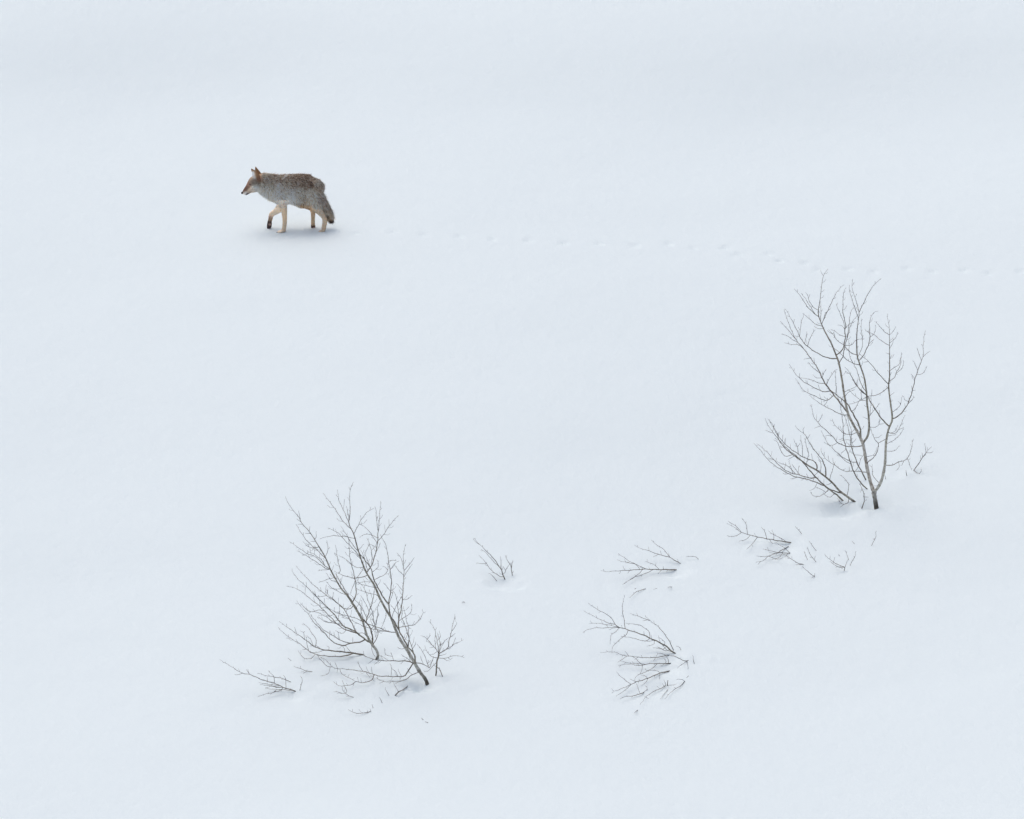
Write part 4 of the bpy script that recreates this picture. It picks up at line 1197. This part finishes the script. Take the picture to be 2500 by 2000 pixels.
def bez(a, c, b, t):
    a, b, c = np.array(a, float), np.array(b, float), np.array(c, float)
    return a * (1 - t) ** 2 + 2 * c * t * (1 - t) + b * t * t
def ear(front, fc, back, bc_, tip, y, yt, side, thick):
    """cupped ear built as a thick curved sheet between its front and back edges (survey px)"""
    n = 9; m = 9; outer = []; inner = []
    for i in range(n + 1):
        t = i / n
        F = bez(front, fc, tip, t); Bk = bez(back, bc_, tip, t)
        yy = y * (1 - t) + yt * t
        for j in range(m):
            s_ = j / (m - 1)
            q = F * (1 - s_) + Bk * s_
            cup = 4 * s_ * (1 - s_) * 0.022 * (1 - t) ** 0.6
            p = CY(q[0], q[1], yy + side * cup * 0.8 + side * 0.006 * s_)
            outer.append(p); inner.append(p - np.array([0.3, side * 0.95, 0.0]) * thick)
    b0 = len(CV); CV.extend(outer); b1 = len(CV); CV.extend(inner)
    for i in range(n):
        for j in range(m - 1):
            a = b0 + i * m + j; CF.append((a, a + 1, a + m + 1, a + m))
            a = b1 + i * m + j; CF.append((a, a + m, a + m + 1, a + 1))
    for i in range(n):
        a0, a1 = b0 + i * m, b0 + (i + 1) * m; c0, c1 = b1 + i * m, b1 + (i + 1) * m
        CF.append((a0, a1, c1, c0))
        a0 += m - 1; a1 += m - 1; c0 += m - 1; c1 += m - 1
        CF.append((a1, a0, c0, c1))
    for j in range(m - 1):
        CF.append((b0 + j + 1, b0 + j, b1 + j, b1 + j + 1))
        k = n * m + j
        CF.append((b0 + k, b0 + k + 1, b1 + k + 1, b1 + k))
ear((428, 425), (410, 320), (556, 425), (545, 275), (392, 216), -.036, -.050, -1, .014)
ear((468, 350), (455, 250), (590, 330), (500, 205), (464, 176), .038, .050, 1, .014)

me = bpy.data.meshes.new('body_src'); me.from_pydata([tuple(v) for v in CV], [], CF); me.update()
import bmesh
bm = bmesh.new(); bm.from_mesh(me); bmesh.ops.recalc_face_normals(bm, faces=bm.faces); bm.to_mesh(me); bm.free()
src = bpy.data.objects.new('body_src', me); COL.objects.link(src)
md = src.modifiers.new('r', 'REMESH'); md.mode = 'VOXEL'; md.voxel_size = 0.0052; md.use_smooth_shade = True
ms = src.modifiers.new('s', 'SMOOTH'); ms.factor = 0.5; ms.iterations = 5
dg = bpy.context.evaluated_depsgraph_get()
bme = bpy.data.meshes.new_from_object(src.evaluated_get(dg)); bme.name = 'body'
bpy.data.objects.remove(src)
body = bpy.data.objects.new('body', bme); COL.objects.link(body); body.parent = coyote
bme.materials.clear(); bme.materials.append(m_coat)

BL = np.array([
 (300,560,36,112,86,74),(265,602,30,108,82,70),(340,500,36,134,106,92),(400,410,45,138,120,106),(450,470,48,116,106,98),
 (285,645,26,182,176,172),(350,606,32,170,152,136),(320,672,16,70,62,60),(430,612,42,188,168,152),(455,550,40,184,182,178),(560,640,50,192,182,168),
 (500,320,42,132,96,66),(530,395,40,118,80,60),(396,235,22,142,112,86),(432,320,30,190,190,194),(448,375,26,172,168,166),(500,235,38,134,104,76),
 (600,300,60,132,120,106),(620,420,70,112,102,92),(640,570,70,152,142,130),(740,700,60,168,158,144),(850,790,55,188,180,166),
 (780,400,80,115,105,96),(850,520,32,166,160,152),(830,610,35,170,163,152),(905,430,28,84,75,70),(925,402,11,196,190,184),(948,382,11,205,200,195),(975,358,12,205,200,195),(1005,334,12,200,195,190),(960,400,12,70,62,58),(990,372,12,72,64,60),
 (760,520,50,128,116,104),
 (1100,340,90,95,85,78),(1300,330,100,86,77,71),(1480,360,80,94,84,77),(1560,430,60,130,122,112),
 (1000,480,80,118,108,98),(1200,480,90,98,89,82),(1350,500,60,88,77,71),(1420,510,28,66,57,52),
 (950,640,70,150,143,134),(1100,640,60,162,158,154),(1230,640,70,135,128,119),(1400,640,70,135,125,114),
 (1080,780,60,188,184,174),(1200,800,50,150,140,128),(1350,780,60,124,114,103),(1290,865,42,116,90,72),(1375,895,40,122,96,78),(1190,880,40,168,156,140),(1450,780,50,150,140,127),
 (1600,560,60,105,96,90),(1655,640,45,142,134,127),(1620,760,60,108,98,93),(1690,860,60,114,104,97),(1740,980,60,124,112,101),(1800,1040,40,142,120,98),(1775,1125,36,42,38,40),
 (1550,910,60,166,152,135),(1620,1000,50,162,147,129),(1680,1150,50,174,152,126),(1650,1280,50,176,156,131),(1600,1325,28,184,168,148),
 (1465,960,40,156,128,100),(1465,1100,60,156,134,108),(1465,1190,25,165,140,112),(1465,1228,20,58,48,48),(1475,1262,14,160,140,128),(1462,1296,22,40,36,38),
 (960,900,50,166,150,130),(970,1050,60,172,152,126),(975,1150,50,164,147,124),(975,1250,50,168,152,131),(890,1330,30,194,182,164),
 (840,955,60,190,180,162),(740,1010,40,182,166,146),(722,1090,32,124,108,95),(702,1165,26,72,62,60),(708,1200,16,150,130,122),(694,1240,32,58,48,50),
], float)
def coat(P):
    cx = P[:, 0] * CS + 1000; cy = GY - (P[:, 2] * CP + P[:, 1] * SP) * CS
    w = np.exp(-((cx[:, None] - BL[:, 0]) ** 2 + (cy[:, None] - BL[:, 1]) ** 2) / (2 * (BL[:, 2] * 0.75) ** 2)) + 1e-9 / (1 + (cx[:, None] - BL[:, 0]) ** 2 + (cy[:, None] - BL[:, 1]) ** 2)
    srgb = (w @ BL[:, 3:6]) / w.sum(1)[:, None] / 255.0
    lin = ((srgb + 0.055) / 1.055) ** 2.4
    warm = np.where((cx < 560)[:, None], np.array([2.15, 2.12, 2.0]), np.array([4.2, 3.6, 3.05]))
    c = lin * warm
    lum = c @ np.array([.3, .5, .2])
    c = c * ((np.maximum(lum, .01) / 0.36) ** 0.26)[:, None]
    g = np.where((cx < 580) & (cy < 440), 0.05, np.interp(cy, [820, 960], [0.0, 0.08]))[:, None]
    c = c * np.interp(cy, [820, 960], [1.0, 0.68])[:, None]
    return c * (1 - g) + lum[:, None] * g, cx, cy
def setcol(me, cols):
    a = me.color_attributes.new('coat', 'FLOAT_COLOR', 'POINT')
    a.data.foreach_set('color', np.c_[cols, np.ones(len(cols))].astype(np.float32).ravel())

nv = len(bme.vertices)
co = np.empty(nv * 3, np.float32); bme.vertices.foreach_get('co', co); co = co.reshape(-1, 3).astype(float)
bc, _, _ = coat(co)
nrm0 = np.empty(nv * 3, np.float32); bme.vertices.foreach_get('normal', nrm0); nrm0 = nrm0.reshape(-1, 3)
setcol(bme, bc * (0.72 + 0.25 * np.random.default_rng(3).random(nv))[:, None])
bme.polygons.foreach_set('use_smooth', np.ones(len(bme.polygons), bool))

# guard hairs: slim single-face blades rooted on the skin
def build_fur():
    r = np.random.default_rng(21)
    bme.calc_loop_triangles()
    tri = np.empty(len(bme.loop_triangles) * 3, np.int32); bme.loop_triangles.foreach_get('vertices', tri); tri = tri.reshape(-1, 3)
    a, b_, c = co[tri[:, 0]], co[tri[:, 1]], co[tri[:, 2]]
    cr = np.cross(b_ - a, c - a); ar = np.linalg.norm(cr, axis=1)
    N = 150000
    pick = r.choice(len(tri), N, p=ar / ar.sum())
    u, v = r.random(N), r.random(N); m = u + v > 1; u[m] = 1 - u[m]; v[m] = 1 - v[m]
    P = a[pick] + u[:, None] * (b_ - a)[pick] + v[:, None] * (c - a)[pick]
    Nn = cr[pick] / ar[pick][:, None]
    col, cx, cy = coat(P)
    # lie of the coat
    flow = np.tile(np.array([0.8, 0.0, -0.45]), (N, 1))
    head = cx < 560; flow[head] = (0.9, 0, 0.25)
    earm = (cy < 395) & (cx < 560); flow[earm] = (-0.25, 0, 1.0)
    leg = (cy > 900) & (cx < 1760); flow[leg] = (0.12, 0, -1.0)
    bel = (cy > 760) & (cy <= 900) & (cx > 560); flow[bel] = (0.35, 0, -0.95)
    tail = (cx > 1540) & (cy > 480) & (cy < 1180) & (cx > 1500 + (cy - 480) * 0.36); flow[tail] = (0.38, 0, -0.95)
    thr = (cx > 520) & (cx < 800) & (cy > 560); flow[thr] = (0.55, 0, -0.8)
    flow += r.normal(0, 0.16, (N, 3))
    flow -= (flow * Nn).sum(1)[:, None] * Nn
    flow /= np.linalg.norm(flow, axis=1)[:, None] + 1e-6
    L = np.full(N, 0.026)
    L[(cy < 420) & (cx > 560) & (cx < 1000)] = 0.030
    L[head] = 0.010; L[head & (cx > 430)] = 0.015
    L[cx < 390] = 0.006; L[earm] = 0.006
    L[leg] = 0.0085
    L[bel] = 0.024; L[bel & (cx < 1080)] = 0.013; L[bel & (cy > 840)] = 0.012
    L[tail] = 0.040; L[tail & (cy > 1020)] = 0.046
    rear = (cx > 1480) & (cy < 900); L[rear] = np.interp(cy[rear], [380, 640], [0.024, 0.038]); L[(cy < 360) & (cx > 560) & (cx < 900)] = 0.036
    L *= r.uniform(0.6, 1.15, N)
    wild = (r.random(N) < 0.10) & (cx > 520) & (cy < 1200) & ~leg; L[wild] *= 1.5
    lift = np.where(L > 0.02, 0.42, 0.30)[:, None]
    lift = np.where((tail | (cx > 1480))[:, None], np.interp(cy, [380, 620], [0.38, 0.62])[:, None], lift)
    D = flow * (1 - lift * 0.4) + Nn * lift; D /= np.linalg.norm(D, axis=1)[:, None]
    D[wild] += Nn[wild] * 0.45 + r.normal(0, 0.15, (int(wild.sum()), 3)); D /= np.linalg.norm(D, axis=1)[:, None]
    W_ = np.cross(D, Nn); W_ /= np.linalg.norm(W_, axis=1)[:, None] + 1e-6
    tw = r.normal(0, 0.5, N)[:, None]
    W_ = W_ * np.cos(tw) + Nn * np.sin(tw)
    hw = np.where(L > 0.02, 0.0022, 0.0015)[:, None]
    # skip where blades would hide eye, nose, pads
    keep = ~((np.hypot(cx - 370, cy - 497) < 14) | (np.hypot(cx - 228, cy - 645) < 26))
    pads = (np.hypot(cx - 697, cy - 1215) < 60) & (P[:, 1] > 0) | (np.hypot(cx - 1465, cy - 1260) < 50) & (P[:, 1] > 0)
    keep &= ~pads | (r.random(N) < 0.15)
    # agouti: tufts of dark-tipped and pale hair
    cell = np.floor(np.c_[P[:, 0] + 0.35 * P[:, 2], P[:, 1], P[:, 2]] / np.array([0.006, 0.008, 0.013])).astype(int)
    hsh = (cell[:, 0] * 73856093 ^ cell[:, 1] * 19349663 ^ cell[:, 2] * 83492791) % 1000 / 1000.0
    griz = np.where(head, 0.5, np.where(leg, 0.8, 1.15))
    strk = np.sin(P[:, 0] * 190 + 3.1 * np.sin(P[:, 2] * 55) + 2 * np.sin(P[:, 1] * 60)) * np.sin(P[:, 2] * 120 + P[:, 0] * 70 + 2.2 * np.sin(P[:, 0] * 47))
    k = np.exp(griz * (0.30 * strk + (hsh - 0.5) * 1.5 + r.normal(0, 0.6, N)) - 0.12 * griz)
    speck = (r.random(N) < np.where(leg & (cy < 1290), 0.16, 0.05))
    k[speck] *= 0.35
    k[np.hypot((cx - 1780) / 60, (cy - 1135) / 60) < 1] *= 0.7
    col = col * k[:, None]
    tip = col * np.where(r.random(N) < 0.4, 0.62, 1.25)[:, None]
    col, tip = np.clip(col, .01, .84), np.clip(tip, .01, .86)
    P, D, W_, L, hw, col, tip, Nn = [z[keep] for z in (P, D, W_, L, hw, col, tip, Nn)]
    n = len(P)
    root = P - Nn * 0.001
    V = np.empty((n, 3, 3)); V[:, 0] = root - W_ * hw; V[:, 1] = root + W_ * hw
    V[:, 2] = root + D * L[:, None] + np.array([0, 0, -0.12]) * L[:, None]
    C = np.empty((n, 3, 3)); C[:, 0] = col; C[:, 1] = col; C[:, 2] = tip
    me = bpy.data.meshes.new('fur')
    me.vertices.add(n * 3); me.vertices.foreach_set('co', V.astype(np.float32).ravel())
    me.loops.add(n * 3); me.loops.foreach_set('vertex_index', np.arange(n * 3, dtype=np.int32))
    me.polygons.add(n); me.polygons.foreach_set('loop_start', np.arange(0, n * 3, 3, dtype=np.int32))
    me.update(calc_edges=True); me.materials.append(m_fur)
    setcol(me, C.reshape(-1, 3))
    me.polygons.foreach_set('use_smooth', np.ones(n, bool))
    # shade the blades with the skin's direction so the coat reads as one surface
    nn = np.repeat(Nn * 0.85 + D * 0.25, 3, axis=0); nn /= np.linalg.norm(nn, axis=1)[:, None]
    me.normals_split_custom_set_from_vertices([tuple(q) for q in nn])
    o = bpy.data.objects.new('fur', me); COL.objects.link(o); o.parent = body
    tag(o, kind='stuff')
build_fur()

def blob(name, c, r, mat, parent, rot=0):
    bm = bmesh.new(); bmesh.ops.create_uvsphere(bm, u_segments=14, v_segments=10, radius=1)
    for v in bm.verts:
        x, y, z = v.co.x * r[0], v.co.y * r[1], v.co.z * r[2]
        v.co = (c[0] + x * math.cos(rot) - z * math.sin(rot), c[1] + y, c[2] + x * math.sin(rot) + z * math.cos(rot))
    me = bpy.data.meshes.new(name); bm.to_mesh(me); bm.free(); me.materials.append(mat)
    me.polygons.foreach_set('use_smooth', [True] * len(me.polygons))
    o = bpy.data.objects.new(name, me); COL.objects.link(o); o.parent = parent; return o
blob('nose', CY(232, 643), (.0125, .014, .0155), m_black, coyote, -0.5)
for sy in (-1, 1):
    blob('eye', CY(371, 498, sy * .044), (.0095, .007, .0060), m_black, coyote, -0.6)
# lip line
tb_v = [CY(395, 620, -.037), CY(360, 647, -.033), CY(330, 668, -.028), CY(296, 683, -.020)]
lip = Tube(); lip.add(tb_v, [.0020, .0028, .0032, .0030], 6, [0] * 4)
lo = mesh_obj('lip', lip.v, lip.f, m_black, coyote)
# claws of the lifted and planted paws
for (x, y_, yy, dx, dz) in ((668, 1275, .050, -.010, -.018), (664, 1268, .066, -.012, -.014), (682, 1282, .060, -.008, -.016),
                            (1452, 1300, .055, -.004, -.016), (1466, 1304, .066, -.002, -.016), (848, 1332, -.080, -.014, -.006), (846, 1334, -.064, -.015, -.006),
                            (1574, 1326, -.075, -.013, -.006), (1572, 1328, -.060, -.013, -.006)):
    p = CY(x, y_, yy); q = p + np.array([dx, 0, dz]); cl = Tube(); cl.add([p, (p + q) / 2, q], [.004, .003, .001], 6, [0] * 3)
    mesh_obj('claw', cl.v, cl.f, m_black, coyote)
